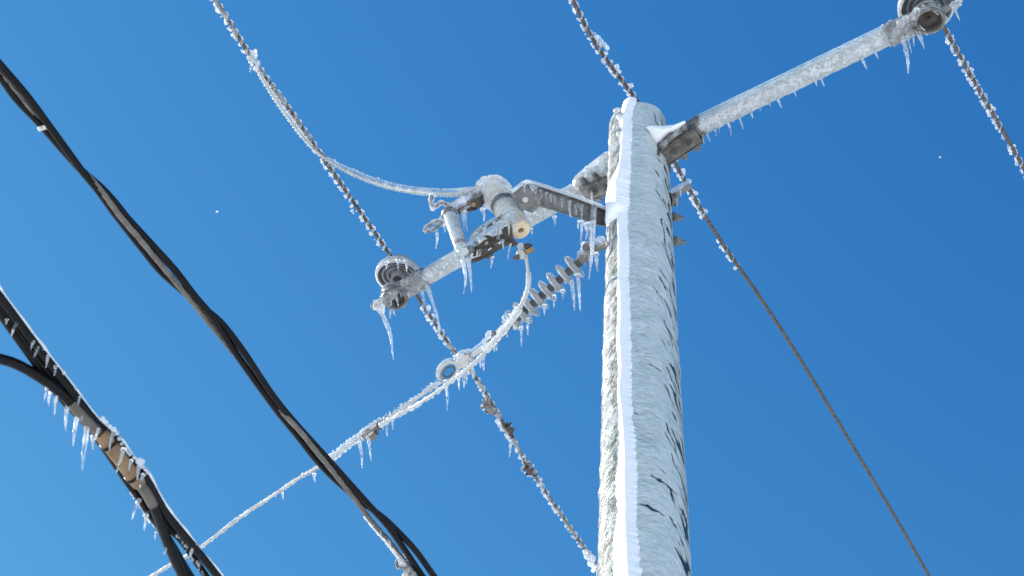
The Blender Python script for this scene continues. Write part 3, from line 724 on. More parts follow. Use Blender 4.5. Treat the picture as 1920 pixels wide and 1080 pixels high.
# polymer strain insulator
ins0, ins1 = V_(943,620), V_(1092,487)
ax = unit(ins1-ins0); Lc = np.linalg.norm(ins1-ins0)
si = thing('strain_insulator', 'dark grey strain insulator with eight pale ice rimmed discs left of the pole', 'insulator', pD)
MB().tube([ins0, ins1], .0165, 20).build('core', M['core'], si)
sh_px = [(965,612),(980,595.5),(994,582),(1010,567),(1026,552),(1042,537),(1059,521),(1076,504)]
for k, (x, y) in enumerate(sh_px):
    s_ = ((V_(x, y)-ins0)@ax); o = ins0+ax*s_; R1 = .052 if k % 2 else .049
    shd = MB().lathe(o, ax, [(.0155, -.010), (.020, -.003), (R1-.012, .001), (R1, .003), (R1, .006), (R1-.014, .008), (.020, .012), (.0155, .018)][::1], 36).build('shed', M['shed'], si)
    mb = MB().lathe(o, ax, [(R1-.010, .009), (R1+.003, .0095), (R1+.0045, .004), (R1+.001, .000), (R1+.0005, .0065), (R1-.010, .0082)], 32, close=True)
    
    # frozen drip at the lowest point of the rim
    low = DOWN-ax*(DOWN@ax); low = unit(low)*R1
    mb.blob(o+low, .009, (1, 1, 1.3)); mb.build('ice_rim', M['ice'], shd, angle=0)
mb = MB().tube([ins1-ax*.01, ins1+ax*.05], .019, 20).tube([ins1+ax*.05, pD-ax*.01], .014, 16)
mb.tube([V_(1100,470)-UP*.0+RT*0, V_(1112,462)], .027, 18)
mb.build('end_fitting', M['steel'], si, bevel=.001)
e0_ = V_(925,640)
mb = MB().tube([ins0+ax*.01, ins0-ax*.03], .021, 20).tube([ins0-ax*.03, e0_], .013, 16)
mb.box(e0_, ax*.022, unit(np.cross(ax, FW))*.018, unit(FW-ax*(FW@ax))*.018)
mb.lathe(e0_-UP*.03, UP, [(.012, 0), (.012, .07)], 12)
mb.build('clevis', M['steel'], si, bevel=.002)
lumps(si, [(1100,463,11),(1107,458,9),(1095,470,9),(1089,478,8),(1118,456,8),(1126,450,9),(1083,490,7),(1100,478,7)], lambda x, y: zD(x, y)-.015, 'ice')
lumps(si, [(948,596,7),(953,600,6),(958,593,5),(945,604,5)], lambda x, y: zD(x, y)-.01, 'ice')
icicles(si, [(1118,478,1121,510,4),(1084,520,1088,583,4,1086,550),(1072,532,1077,583,4,1076,560),(1104,478,1106,497,3),(1039,556,1038,579,3),(977,616,978,650,3),(990,600,990,629,3),(1021,574,1021,592,3),(1055,546,1056,562,3),(1095,483,1097,500,3)], zD)
# dead-end clamp with its thimble loop
dc = thing('dead_end_clamp', 'ice covered dead end clamp with an open thimble loop at the crossing of the lines', 'clamp', V_(850,690))
ex, ey = unit(V_(860,680)-V_(820,712)), None
cen = V_(841,697); ex = unit(V_(866,679)-V_(816,715)); ey = unit(UP-ex*(UP@ex))
loop = [cen+ex*.052*math.cos(a)+ey*.034*math.sin(a) for a in np.linspace(0, 2*math.pi, 25)]
MB().tube(loop, .0085, 12, caps=False).build('thimble', M['bright'], dc, angle=0)
loop2 = [cen+ex*.030*math.cos(a)+ey*.017*math.sin(a) for a in np.linspace(0, 2*math.pi, 21)]
MB().tube(loop2, .004, 10, caps=False).build('eye', M['brown_steel'], dc, angle=0)
mb = MB().tube([V_(858,684), V_(884,667)], [.022, .020], 18).tube([V_(880,670), V_(924,640)], .0095, 14)
mb.box(V_(872,676), ex*.02, ey*.026, unit(np.cross(ex, ey))*.016); mb.build('clamp_body', M['bright'], dc, bevel=.002)
mb = MB()
mb.tube([cen+ex*.054*math.cos(a)+ey*.040*math.sin(a)+UPZ*.004 for a in np.linspace(-.3, math.pi+.5, 22)], .0115, 9)
mb.tube(catmull([V_(855,676), V_(872,667), V_(882,662), V_(905,645), V_(920,628)], 5), .012, 10)
mb.blob(V_(868,668), .028).blob(V_(878,662), .02).blob(V_(860,674), .024).blob(V_(918,628), .019).blob(V_(908,640), .012)
mb.build('ice_coat', M['ice'], dc, voxel=.003)
icicles(dc, [(860,704,861,733,3),(868,698,870,728,3),(885,684,887,711,3),(905,666,907,696,3.5),(900,670,902,690,3),(926,645,927,660,2.5),(873,694,874,720,3)], zD)
# connector on line D
pc = thing('line_connector', 'short grey bolted connector on the thin line, two icicles hanging from it', 'connector', V_(697,808))
mb = MB().tube([V_(682,817), V_(711,799)], .016, 14); mb.box(V_(698,811)-UP*.012, dD*.024, UPZ*.012, nD*.014); mb.lathe(V_(702,808)-UP*.02, -UP, [(.009, 0), (.009, .018)], 6)
mb.build('body', M['steel'], pc, bevel=.002)
MB().tube([V_(672,823)+UP*.006, V_(690,810)+UP*.010, V_(712,795)+UP*.010], [.012, .019, .013], 12).blob(V_(678,821), .016).blob(V_(709,799), .013).build('ice_coat', M['ice'], pc, voxel=.003)

# ------------------------------------------------------------------ fuse cutout
ZP = dep(on_pole(R_(-70), axis_h(392), 0))
ZC = ZP-.20
cut_ = thing('fuse_cutout', 'iced fuse cutout with cream porcelain end on a steel bracket left of the pole', 'fuse cutout', P(1140,412,ZP))
def zch(x): return ZC+.02+(ZP-ZC-.02)*max(0, min(1, (x-985)/155.0))
# channel bracket: web, two flanges, end ear
tp = [(1006,349),(1040,359),(1090,376),(1128,391),(1146,398)]; bt_ = [(1146,424),(1128,424),(1090,411),(1040,395),(1004,384)]
mb = MB(); W = FW*.004
mb.prism([P(x, y, zch(x)) for x, y in tp+bt_], W)
for edge in (tp, bt_[::-1]):
    for (xa, ya), (xb, yb) in zip(edge[:-1], edge[1:]):
        a_, b_ = P(xa, ya, zch(xa)), P(xb, yb, zch(xb))
        mb.prism([a_-FW*.020, b_-FW*.020, b_+FW*.036, a_+FW*.036], -UP*.004 if edge is tp else UP*.004)
mb.lathe(P(1140,412,zch(1140)), -TR*.8-TC*.4, [(.001, -.05), (.028, -.045), (.028, .01), (.001, .012)], 20)
br = mb.build('mounting_bracket', M['steel'], cut_, bevel=.0015)
MB().prism([P(x, y, ZC+.03) for x, y in ((958,366),(968,354),(986,343),(1006,347),(1014,358),(1013,386),(998,399),(978,392))], FW*.010).build('ear_plate', M['steel'], br, bevel=.001)
MB().lathe(P(985,375,ZC+.028), -FW, [(.0125, 0), (.0125, .008), (.009, .012)], 20).build('bolt', M['shed'], br)
MB().prism([P(x, y, zch(x)-.002) for x, y in ((1128,398),(1140,396),(1147,402),(1147,421),(1139,426),(1126,421))], -FW*.006).build('end_pad', M['core'], br, bevel=.002)
mb = MB()
mb.tube(catmull([P(x, y-3, zch(x)) for x, y in ((960,362),(985,345),(1008,349),(1040,360),(1090,377),(1128,391),(1148,397))], 5), .0085, 8)
mb.tube(catmull([P(x, y-2, zch(x)+.03) for x, y in ((965,358),(985,343),(1008,347),(1040,358),(1090,375),(1128,389))], 5), .0085, 8)
mb.build('ice_coat', M['frost'], br, voxel=.003)
# porcelain body, its cream lower end open towards the viewer
cb, ct = P(977.5,433,ZC), P(917,344,ZC+.27)
cax = unit(ct-cb); CL = np.linalg.norm(ct-cb); u1 = ZC/FPX
MB().lathe(cb, cax, [(.0125, .055), (.0125, .002), (.015, 0), (.0365, 0), (.039, .003), (.039, .12), (.034, .13), (.034, CL-.05), (.02, CL-.02), (.0125, CL-.02)], 44).build('porcelain_body', M['cream'], cut_)
MB().lathe(cb+cax*.050, cax, [(.0122, 0), (.0122, .004)], 20).build('bore', M['core'], cut_)
prof_px = [(19.4, .03), (20.3, .05), (20.6, .13), (22.5, .19), (24.2, .30), (25, .42), (24, .48), (22.8, .52), (27, .58), (30.5, .68), (31.5, .80), (29, .90), (23, .97), (14, 1.02), (3, 1.05)]
hs = np.linspace(.03, 1.05, 60); rs_ = np.interp(hs, [q[1] for q in prof_px], [q[0] for q in prof_px])
mb = MB(); c = np.array([cb+cax*CL*h_ for h_ in hs]); seg = 48; p, t_, n1, n2 = frames(c); th = np.arange(seg)*2*math.pi/seg
wob = np.array([[1+.09*(vnoise(h_*14, j*.35, 71)-.5)+.09*(vnoise(h_*34+j*.12, j*.2, 72)-.5)+.03*(vnoise(h_*60, j*.9, 73)-.5) for j in range(seg)] for h_ in hs])
V = p[:, None]+(n1[:, None]*np.cos(th)[None, :, None]+n2[:, None]*np.sin(th)[None, :, None])*(rs_[:, None]*u1*wob)[..., None]
k = len(hs); f = [(i*seg+j, i*seg+(j+1) % seg, (i+1)*seg+(j+1) % seg, (i+1)*seg+j) for i in range(k-1) for j in range(seg)]
f.append(tuple((k-1)*seg+j for j in range(seg))); 
inner = p[0]+(n1[0]*np.cos(th)[:, None]+n2[0]*np.sin(th)[:, None])*.0395
V = np.concatenate([V.reshape(-1, 3), inner]); f += [(k*seg+j, k*seg+(j+1) % seg, (j+1) % seg, j) for j in range(seg)]
mb.add(V, f); mb.build('ice_shell', M['shell'], cut_, angle=0)
# clamp band round the middle, bolted to the ear
mb = MB().lathe(cb+cax*CL*.49, cax, [(.0505, 0), (.0535, .003), (.0535, .028), (.0505, .031)], 36); mb.build('clamp_band', M['steel'], cut_)
def zcut(x, y):                                                 # depth of the frame that carries the fuse tube
    return ZC-.01+.27*np.clip((433-y+ (977-x)*.15)/110, -.25, 1.1)
def pc_(x, y, o=0): return P(x, y, ZC+.02+o)
ztop = ZC+.17
T_ = lambda x, y, o=0: P(x, y, ztop+o)
# top contact arm
mb = MB()
mb.prism([T_(*q) for q in ((842,394),(872,380),(900,358),(911,366),(911,379),(892,394),(868,399),(852,404))], FW*.012)
mb.prism([T_(*q, .012) for q in ((845,392),(872,378),(900,356),(904,361),(876,384),(850,398))], FW*.05)
mb.box(T_(894,382), RT*.020, UP*.016, FW*.022)
ta = mb.build('top_contact', M['dark_steel'], cut_, bevel=.0015)
MB().lathe(T_(888,384,-.02), -FW, [(.010, 0), (.010, .012)], 6).build('bolt', M['brass'], ta)
mb = MB(); mb.tube(catmull([T_(838,392), T_(855,384), T_(874,374), T_(892,362), T_(908,350)], 5), [.018]*5+[.020]*8+[.022]*8, 10)
mb.blob(T_(846,394), .026).blob(T_(902,345), .022).blob(T_(908,338), .020).blob(T_(897,352), .018).blob(T_(838,400), .020)
mb.tube([T_(862,396, -.02), T_(890,380, -.02)], .007, 8)
mb.build('ice_coat', M['ice'], ta, voxel=.003)
# hook and pull ring
hk = catmull([T_(842,388), T_(832,381), T_(823,381), T_(818,386), T_(811,386), T_(808,378), T_(810,366)], 5)
hko = MB().tube(hk, .0055, 10).build('hook', M['brown_steel'], cut_, angle=0)
MB().tube(hk, [.0125*(.9+.2*math.sin(i)) for i in range(len(hk))], 10).blob(T_(811,366), .015).blob(T_(812,390), .014).build('ice_coat', M['ice'], hko, voxel=.003)
rc = T_(812,424); rx = unit(T_(826,415)-T_(797,432)); ry = unit(UP*.8+FW*.9-rx*((UP*.8+FW*.9)@rx))
rg = [rc+rx*.037*math.cos(a)+ry*.022*math.sin(a) for a in np.linspace(0, 2*math.pi, 23)]
rgo = MB().tube(rg, .0055, 10, caps=False).build('pull_ring', M['steel'], cut_, angle=0)
MB().tube([q+UPZ*.003 for q in rg], [.0105*(.9+.25*math.sin(i*1.7)) for i in range(len(rg))], 10, caps=False).blob(T_(799,432), .014).blob(T_(829,412), .016).blob(T_(834,404), .018).build('ice_coat', M['ice'], rgo, voxel=.003)
# fuse tube
f0, f1 = T_(843,402), P(866,468,ZC-.03)
fax = unit(f1-f0); FL = np.linalg.norm(f1-f0)
ft = MB().tube([f0, f0+fax*FL*.84], .0225, 26).tube([f0+fax*FL*.92, f1+fax*.02], .0225, 26).build('fuse_tube', M['tube'], cut_)
MB().tube([f0+fax*FL*.835, f0+fax*FL*.925], .0229, 26).build('colour_band', M['red'], ft)
c = resample([f0+fax*.01, f1+fax*.005], .006)
MB().tube(c, [.0270+.002*vnoise(i*.4, 2, 4) for i in range(len(c))], 24).build('ice_coat', M['clear_glaze'] if 'clear_glaze' in M else M['ice'], ft, angle=0)
MB().lathe(f0-fax*.012, fax, [(.024, 0), (.033, .004), (.033, .018), (.026, .024)], 28).build('ferrule', M['steel'], ft)
# lower hinge: two side bars, cross pieces, trunnion
Hh = lambda x, y, o=0: P(x, y, ZC-.02+o)
mb = MB()
mb.tube(catmull([Hh(884,490), Hh(905,482), Hh(932,466), Hh(956,452)], 4), .0095, 8)
mb.tube(catmull([Hh(886,452,.05), Hh(893,440,.05), Hh(915,425,.05), Hh(944,405,.04)], 4), .0085, 8)
mb.prism([Hh(*q) for q in ((940,428),(958,420),(962,446),(972,458),(958,464),(944,452))], FW*.03)
mb.prism([Hh(*q, .01) for q in ((893,462),(908,450),(934,440),(952,436),(952,446),(930,456),(912,470),(898,478))], FW*.014)
mb.box(Hh(907,473,.01), RT*.016+UP*.008, UP*.014-RT*.005, FW*.024); mb.box(Hh(929,463,.012), RT*.014+UP*.008, UP*.008-RT*.004, FW*.02)
mb.box(Hh(918,480,.0), RT*.012+UP*.006, UP*.006-RT*.002, FW*.018); mb.tube([Hh(908,442,.03), Hh(926,448,-.005)], .007, 8); mb.tube([Hh(889,480), Hh(893,455,.03)], .007, 8)
hg = mb.build('hinge', M['dark_steel'], cut_, bevel=.0012)
MB().tube([Hh(860,479), Hh(888,466)], .014, 16).tube([Hh(868,475), Hh(872,484)], .012, 12).build('trunnion', M['steel'], hg)
mb = MB().tube(catmull([Hh(884,462,.0), Hh(886,448,.02), Hh(896,434,.03), Hh(915,421,.04), Hh(936,408,.04), Hh(953,392,.03)], 5), .0135, 10)
mb.tube(catmull([Hh(898,446,.02), Hh(912,434,.02), Hh(932,420,.02), Hh(950,404,.01)], 5), .0075, 8)
mb.blob(Hh(946,414,-.01), .020).blob(Hh(938,424,-.01), .017).blob(Hh(952,406,-.02), .018).blob(Hh(900,478), .012)
mb.blob(Hh(862,480), .022).blob(Hh(872,474), .019).blob(Hh(882,466), .017).blob(Hh(866,488), .015).blob(Hh(877,480), .014).blob(Hh(893,456), .012).blob(Hh(912,456), .009).blob(Hh(935,446), .010).blob(Hh(925,436), .009)
mb.build('ice_coat', M['ice'], hg, voxel=.003)
# terminal lug under the body
mb = MB().prism([Hh(*q, .01) for q in ((967,456),(980,455),(988,470),(990,486),(982,487),(973,470))], FW*.012)
mb.lathe(Hh(978,477,.008), -FW*.8-RT*.5, [(.019, 0), (.019, .010), (.012, .014)], 22)
lg = mb.build('terminal_lug', M['shed'], cut_, bevel=.001)
mb = MB(); hexnut(mb, Hh(983,463), unit(RT+UP*.3), .012, .022); mb.lathe(Hh(984,463), unit(RT+UP*.3), [(.006, 0), (.006, .03)], 10); mb.build('nut', M['dark_steel'], lg)
mb = MB().box(Hh(993,470), RT*.016+UP*.008, UP*.008-RT*.004, FW*.010); mb.build('brass_bolt', M['brass'], lg, bevel=.001)
mb = MB(); hexnut(mb, Hh(973,481), unit(-RT-UP*.35), .011, .014); mb.lathe(Hh(973,481), unit(-RT-UP*.35), [(.006, 0), (.006, .028)], 10); mb.build('nut', M['brown_steel'], lg)
icicles(cut_, [(816,430,817,467,4,820,446),(833,423,834,437,3),(856,398,861,426,4),(868,402,871,435,3),(871,400,877,435,4),(905,394,907,416,3.5)], ztop-.01)
icicles(cut_, [(866,484,869,551,4.5,873,520),(876,480,884,549,4.5,882,515),(923,484,920,503,3,922,492),(957,460,952,489,2.5),(961,400,966,437,4.5,963,420),(951,412,954,443,3.5),(893,438,894,455,3),(908,428,910,446,3),(927,418,929,437,3),(935,428,937,446,3),(900,470,901,480,3),(942,452,944,468,3)], ZC-.035)
icicles(cut_, [(983,347,984,360),(997,349,999,362,3.5),(1003,352,1005,368,3),(1014,358,1015,373),(1025,363,1025,375),(1032,367,1033,379),(1040,370,1041,385),(1054,375,1054,390),(1068,380,1070,408,3.5),(1080,386,1081,404,3.5),(1090,389,1091,411,3.5),
  (1085,416,1084,430),(1091,418,1088,460,3),(1098,421,1098,450,3),(1113,396,1104,526,5.5,1110,470),(1106,420,1105,462,3)], lambda x, y: zch(x)-.024, 2.3)
# upper jumper from line A to the cutout
zA = lambda x, y: dep(N(x, y, A_pts[1], dA1))
J_px = [(478,122,0),(505,168,0),(545,226,0),(575,264,0),(600,288,0),(640,315,.12),(690,337,.3),(745,353,.55),(800,361,.8),(850,363,.93),(885,360,1),(905,356,1)]
J_pts = [P(x, y+ (2 if k < .05 else 0), (zA(x, y)-.018)*(1-k)+ (ztop+.02)*k) for x, y, k in J_px]
ju = thing('jumper_wire', 'clear ice sleeved jumper wire drooping from the upper left line to the cutout top', 'jumper wire', J_pts[-1], 'jumper wires of the cutout')
strand(J_pts, .0055, M['bright'], ju, star=(7, .15, 14), step=.008)
c = resample(catmull(J_pts, 10), .006); LJ = len(c)
env = np.interp(np.linspace(0, 1, LJ), [0, .3, .42, .55, .9, .95, 1], [.0075, .009, .013, .0155, .0165, .019, .014])
rip = env*(1+.07*np.abs(np.sin(np.arange(LJ)*.55))+.06*np.array([vnoise(i*.2, .5, 8) for i in range(LJ)]))
MB().tube(c+UPZ*.006, rip, 18).build('ice_coat', M['arm_ice'], ju, angle=0)
mb = MB()
for i in range(4, LJ-8, 3):
    tvec = unit(c[i+1]-c[i-1]); s_ = side_vec(c[i], tvec)
    if s_@UP < 0: s_ = -s_
    mb.blob(c[i]-s_*env[i]*.62, .0045+.002*random.random(), amp=.3, seg=6)
    if random.random() < .18 and i < LJ*.55: mb.blob(c[i]+s_*env[i]*1.3, .0055+.002*random.random(), amp=.2, seg=7)
mb.tube([c[int(LJ*.93)]+UP*.002, c[int(LJ*.985)]+UP*.004], [.014, .017], 10)
mb.build('frost_beads', M['frost'], ju, voxel=.0027, relax=1)
# lower jumper from the cutout to line D
K_px = [(985,474,0),(989,498,.05),(991,525,.1),(987,550,.17),(976,576,.25),(957,606,.36),(927,641,.48),(890,681,.6),(856,708,.72),(800,748,.86),(752,776,.96),(712,798,1)]
K_pts = [P(x, y, (ZC-.01)*(1-k)+(zD(x, y)-.02)*k) for x, y, k in K_px]
jl = thing('jumper_wire', 'rime spiked jumper wire curving down from the cutout to join the thin line', 'jumper wire', K_pts[0], 'jumper wires of the cutout')
strand(K_pts, .0066, M['bright'], jl, star=(7, .18, 12), step=.007)
fur(jl, seg_of(K_pts, (990,512), (975,578)), .0075, .0095, 26, up=(.001, .006))
fur(jl, seg_of(K_pts, (975,578), (905,658)), .0075, .0125, 85, up=(.004, .020))
fur(jl, seg_of(K_pts, (905,658), (712,797)), .0066, .0078, 130, up=(.001, .010))
icicles(jl, [(950,622,951,634,2.5),(930,646,931,658,2.5)], zD)

# small steel bracket and clamps
sbz = dep(on_pole(R_(75), axis_h(372), 0))
sb = thing('steel_bracket', 'small grey steel strap bolted to the right side of the pole under the big bracket', 'bracket', P(1242,380,sbz))
S_ = lambda x, y, o=0: P(x, y, sbz-.02+o)
MB().prism([S_(*q) for q in ((1256,370),(1284,349),(1293,344),(1298,352),(1290,358),(1280,362),(1262,376))], FW*.035).build('strap', M['steel'], sb, bevel=.0015)
MB().lathe(S_(1262,374), unit(-RT*.7+TC*.5-UP*.5), [(.028, -.01), (.028, -.003), (.022, 0), (.022, .012), (.030, .013), (.030, .018), (.016, .019), (.016, .05)], 20).build('bolt', M['steel'], sb)
MB().lathe(S_(1246,380), unit(RT*.85+UP*.25-FW*.3), [(.028, -.02), (.028, 0), (.022, .002), (.022, .014), (.027, .016), (.027, .024), (.012, .026)], 20).build('washer', M['dark_steel'], sb)
mb = MB().tube([S_(1254,362), S_(1272,352), S_(1291,340)], [.012, .0125, .008], 10); mb.blob(S_(1240,364), .014).blob(S_(1248,366), .014); mb.build('ice_coat', M['ice'], sb, voxel=.003)
icicles(sb, [(1268,368,1270,387,2.5),(1276,360,1277,370,2)], sbz-.03)
CG = 'bolted clamps on the line behind the pole'
zA2 = lambda x, y: dep(N(x, y, A_pts[1], dA1))
def clamp(x, y, sx, label, mat, px=18):
    c0 = N(x, y, A_pts[5], dA1); t = thing('wire_clamp', label, 'clamp', c0, CG)
    s_ = side_vec(c0, dA1)
    mb = MB().tube([c0-dA1*.055, c0+dA1*.055], .0135, 14); mb.box(c0+s_*sx*.012, dA1*.026, s_*.012, unit(np.cross(dA1, s_))*.018)
    mb.lathe(c0+s_*sx*.024-dA1*.018, s_*sx, [(.008, 0), (.008, .014)], 6); mb.lathe(c0+s_*sx*.024+dA1*.018, s_*sx, [(.008, 0), (.008, .014)], 6)
    mb.build('body', M[mat], t, bevel=.002)
    mb = MB()
    for _ in range(14): mb.blob(c0-FW*.012+dA1*random.uniform(-.085, .07)-s_*sx*random.uniform(.003, .018), random.uniform(.007, .013), amp=.4)
    for _ in range(4): mb.blob(c0+dA1*random.uniform(-.05, .05)+s_*sx*random.uniform(.028, .036), random.uniform(.006, .010), amp=.4)
    mb.build('ice_coat', M['ice'], t, voxel=.003)
    return t
c1 = clamp(918,762,-1, 'pale ice clogged clamp, the uppermost on the line left of the pole', 'bare')
c2 = clamp(950,806,1, 'dark brown clamp jutting from the line left of the pole, second from the top', 'dark_steel')
c3 = clamp(994,878,-1, 'brown bolted clamp, lowest of three on the line left of the pole', 'dark_steel')
icicles(c2, [(957,835,955,857,2.5)], zA2); icicles(c3, [(1014,900,1016,928,2.5)], zA2)
mb = MB()
for q in ((1098,1035,8),(1104,1040,10),(1110,1048,11),(1107,1056,9),(1114,1062,9),(1112,1070,6),(1100,1045,7)): mb.blob(N(q[0], q[1], A_pts[5], dA1), q[2]*6.6/FPX, amp=.4)
mb.build('ice_lump', M['frost'], lineA, voxel=.003)

# ------------------------------------------------------------------ service cables, nearer to the viewer
H1 = 4.95; z1 = lambda x, y: dep(H(x, y, H1))
SG = 'twisted service cables at left'
cab = thing('service_cable', 'twisted pair of black cables round a bare grey strand, crossing the left half', 'cable', H(300,500,H1), SG)
RB = .0090
def far_ext(pts):
    return ext_line(pts[0], pts[1], 3)[::-1]+pts+ext_line(pts[-1], pts[-2], 4)
o = .013
Xp = [(0,121,-.2),(49,178,-.3),(92,236,-.5),(134,294,-.8),(153,320,-1),(183,356,-.8),(214,399,-.4),(260,458,0),(295,502,.6),(320,526,1.2),(355,556,1.4),(390,584,1.2),(418,609,.6),(457,660,0),(499,724,0),(527,762,.3),(560,801,.8),(601,846,.6),(629,877,.2),(671,924,-.2),(699,955,-.8),(727,986,-1),(754,1024,-.5),(777,1058,0),(793,1082,0)]
Yp = [(0,143,0),(31,186,0),(73,230,0),(116,279,.4),(150,317,1.0),(190,352,1.2),(215,379,1.0),(238,408,.6),(260,432,.3),(295,470,0),(330,509,-.2),(365,555,-.5),(394,589,-.8),(418,626,-.6),(457,684,0),(506,752,0),(524,776,.2),(560,820,.4),(588,856,.6),(615,886,.9),(643,912,1.3),(680,942,1.5),(721,973,1.2),(754,1005,.6),(782,1036,.2),(815,1082,0)]
Gp = [(0,133,.15),(46,188,.15),(76,231,.1),(92,250,.3),(116,280,.8),(152,318,0),(171,336,-.6),(199,370,-.9),(229,410,-.9),(260,446,-1),(295,488,-1),(330,530,-1),(365,572,-.9),(401,616,-.2),(430,652,.9),(470,700,1.4),(515,757,.6),(545,790,-.5),(568,815,-1),(590,843,-1.2),(615,873,-1.2),(643,908,-1),(671,943,-.8),(693,973,-.5),(715,999,-.2),(727,1012,0),(749,1040,.1),(770,1069,.2),(785,1092,.3)]
def cab_pts(lst, zf): return [P(x, y, zf(x, y)+k*o) for x, y, k in lst]
for lst in (Xp, Yp):
    MB().tube(wire_path(far_ext(cab_pts(lst, z1)), .02), RB, 20).build('insulated_conductor', M['rubber'], cab, angle=0)
Gpts = far_ext(cab_pts(Gp, z1))
strand(Gpts, .0074, M['bare'], cab, 'bare_strand', star=(7, .42, 3), seg=54, step=.006)
mb = MB()
kp = P(80,236,z1(80,236)-.004)
for k in range(7): mb.blob(kp+np.random.RandomState(k).randn(3)*.006, .007, amp=.5)
mb.build('frayed_knot', M['fibre'], cab, voxel=.002)
mb = MB(); cI = seg_of(Gpts, (690,968), (760,1055)); cI = cI[np.linspace(0, len(cI)-1, 60).astype(int)]
for i in range(0, 60):
    g_ = i/59; p = cI[i]; mb.blob(p-RT*.009*(1-g_*.6)+DOWN*.003*random.random(), (.0028+.0065*g_)*(.6+.7*random.random()), (1, 1, 1.3), amp=.4, seg=7)
mb.build('ice_coat', M['frost'], cab, voxel=.002)
icicles(cab, [(701,978,699,992,2.5),(713,992,715,1007,2.5),(731,1012,733,1024,2),(727,1008,729,1018,2)], z1)
# dead-end wedge that grips the bare strand
gz = z1(760,1060); G_ = lambda x, y, o_=0: P(x, y, gz-.01+o_)
wc = thing('wedge_clamp', 'iced wedge clamp with a small loop gripping the bare strand at the bottom edge', 'clamp', G_(770,1070))
MB().prism([G_(*q) for q in ((752,1062),(764,1054),(776,1070),(800,1112),(786,1120),(764,1092))], FW*.028).build('body', M['steel'], wc, bevel=.003)
lc = G_(751,1056); MB().tube([lc+RT*.010*math.cos(a)*1.1+UP*.0125*math.sin(a) for a in np.linspace(0, 6.283, 18)], .0035, 8, caps=False).build('loop', M['brown_steel'], wc, angle=0)
MB().tube([lc+RT*.010*math.cos(a)*1.1+UP*.0125*math.sin(a) for a in np.linspace(0, 6.283, 18)], .0062, 8, caps=False).blob(G_(756,1044), .009).blob(G_(748,1062), .009).blob(G_(760,1078), .010).blob(G_(770,1085), .012).blob(G_(776,1076), .009).blob(G_(764,1068), .011).build('ice_coat', M['ice'], wc, voxel=.0022)

H2 = 4.25; z2 = lambda x, y: dep(H(x, y, H2))
bun = thing('service_cable', 'thick black cable bundle with a glazed upper edge in the lower left corner', 'cable', H(180,800,H2), SG)
def bcable(lst, r, name='insulated_conductor', parent=None, mat='rubber', ext=True):
    pts = [P(x, y, z2(x, y)+k*.01) for x, y, k in lst]
    if ext: pts = far_ext(pts)
    MB().tube(wire_path(pts, .02), r, 20).build(name, M[mat], parent or bun, angle=0); return pts
r2 = .0092
b1 = bcable([(0,557,0),(35,604,0),(77,660,0),(122,717,0),(152,757,0),(181,793,.4),(218,826,1),(240,855,1),(271,892,.8),(295,935,.2),(312,963,0),(343,1001,0),(373,1037,0),(398,1068,0),(408,1081,0)], r2)
b2 = bcable([(0,574,.6),(35,623,.6),(77,681,.8),(122,737,1.5),(152,773,2),(181,808,2.4),(218,845,2.6),(240,872,2.4),(271,915,2),(295,955,1.6),(312,985,1.2),(340,1013,.6),(362,1045,.3),(384,1076,0),(392,1088,0)], .0075)
b3 = bcable([(0,588,0),(30,630,0),(61,673,.4),(90,715,1.6),(122,754,2.4),(140,772,2.2),(167,800,2),(190,832,2.4),(215,868,2.5),(240,905,2),(262,935,1.2),(282,966,1),(303,992,1.6),(322,1020,2.2),(345,1060,2.4),(362,1088,2.4)], .0085)
# glaze along the windward upper edge: a thin clear lip and crumbs
mb = MB(); cI = seg_of(b1, (-120,390), (520,1230)); p, t_, _, _ = frames(cI)
edge = []
for i in range(0, len(cI), 3):
    s_ = side_vec(p[i], t_[i]); edge.append(p[i]+s_*(r2+.001))
edge = np.array(edge); mb.tube(edge, [.0032*(.25+1.2*vnoise(i*.35, 2, 15)) for i in range(len(edge))], 7)
for i in range(0, len(edge), 2):
    if random.random() < .5: mb.blob(edge[i]-FW*.005*random.random()-RT*.007*random.random(), .0022+.0042*random.random()**2, amp=.4, seg=6)
mb.build('ice_coat', M['frost'], bun, voxel=.0018)
mb = MB(); cI = seg_of(b2, (330,1003), (392,1086))
for i in range(0, len(cI), 2): mb.blob(cI[i]-FW*.008+RT*random.uniform(-.004, .004), .002+.003*random.random(), (1, 1, 1.4), amp=.4, seg=6)
mb.build('ice_crumbs', M['frost'], bun, voxel=.0018)
mb = MB(); cI = seg_of(b3, (250,922), (325,1030))
for i in range(0, len(cI), 2): mb.blob(cI[i]-RT*.010-UP*.002+RT*random.uniform(-.003, .003), .002+.003*random.random(), (1, 1, 1.4), amp=.4, seg=6)
mb.build('ice_crumbs', M['frost'], bun, voxel=.0018)
icicles(bun, [(31,607,21,631,3.5),(63,641,58,657,2.8),(71,653,63,671,3),(90,668,86,690,3),(104,688,101,705,3),(13,600,11,608,2.5),(150,745,146,762,2.5)], lambda x, y: z2(x, y)-.012)
icicles(bun, [(260,940,247,975,3.8),(276,962,270,996,3.8),(298,988,290,1012,3.8),(313,1016,307,1040,3.5),(361,1025,352,1055,3.2),(328,1062,329,1074,2.5)], lambda x, y: z2(x, y)-.004)
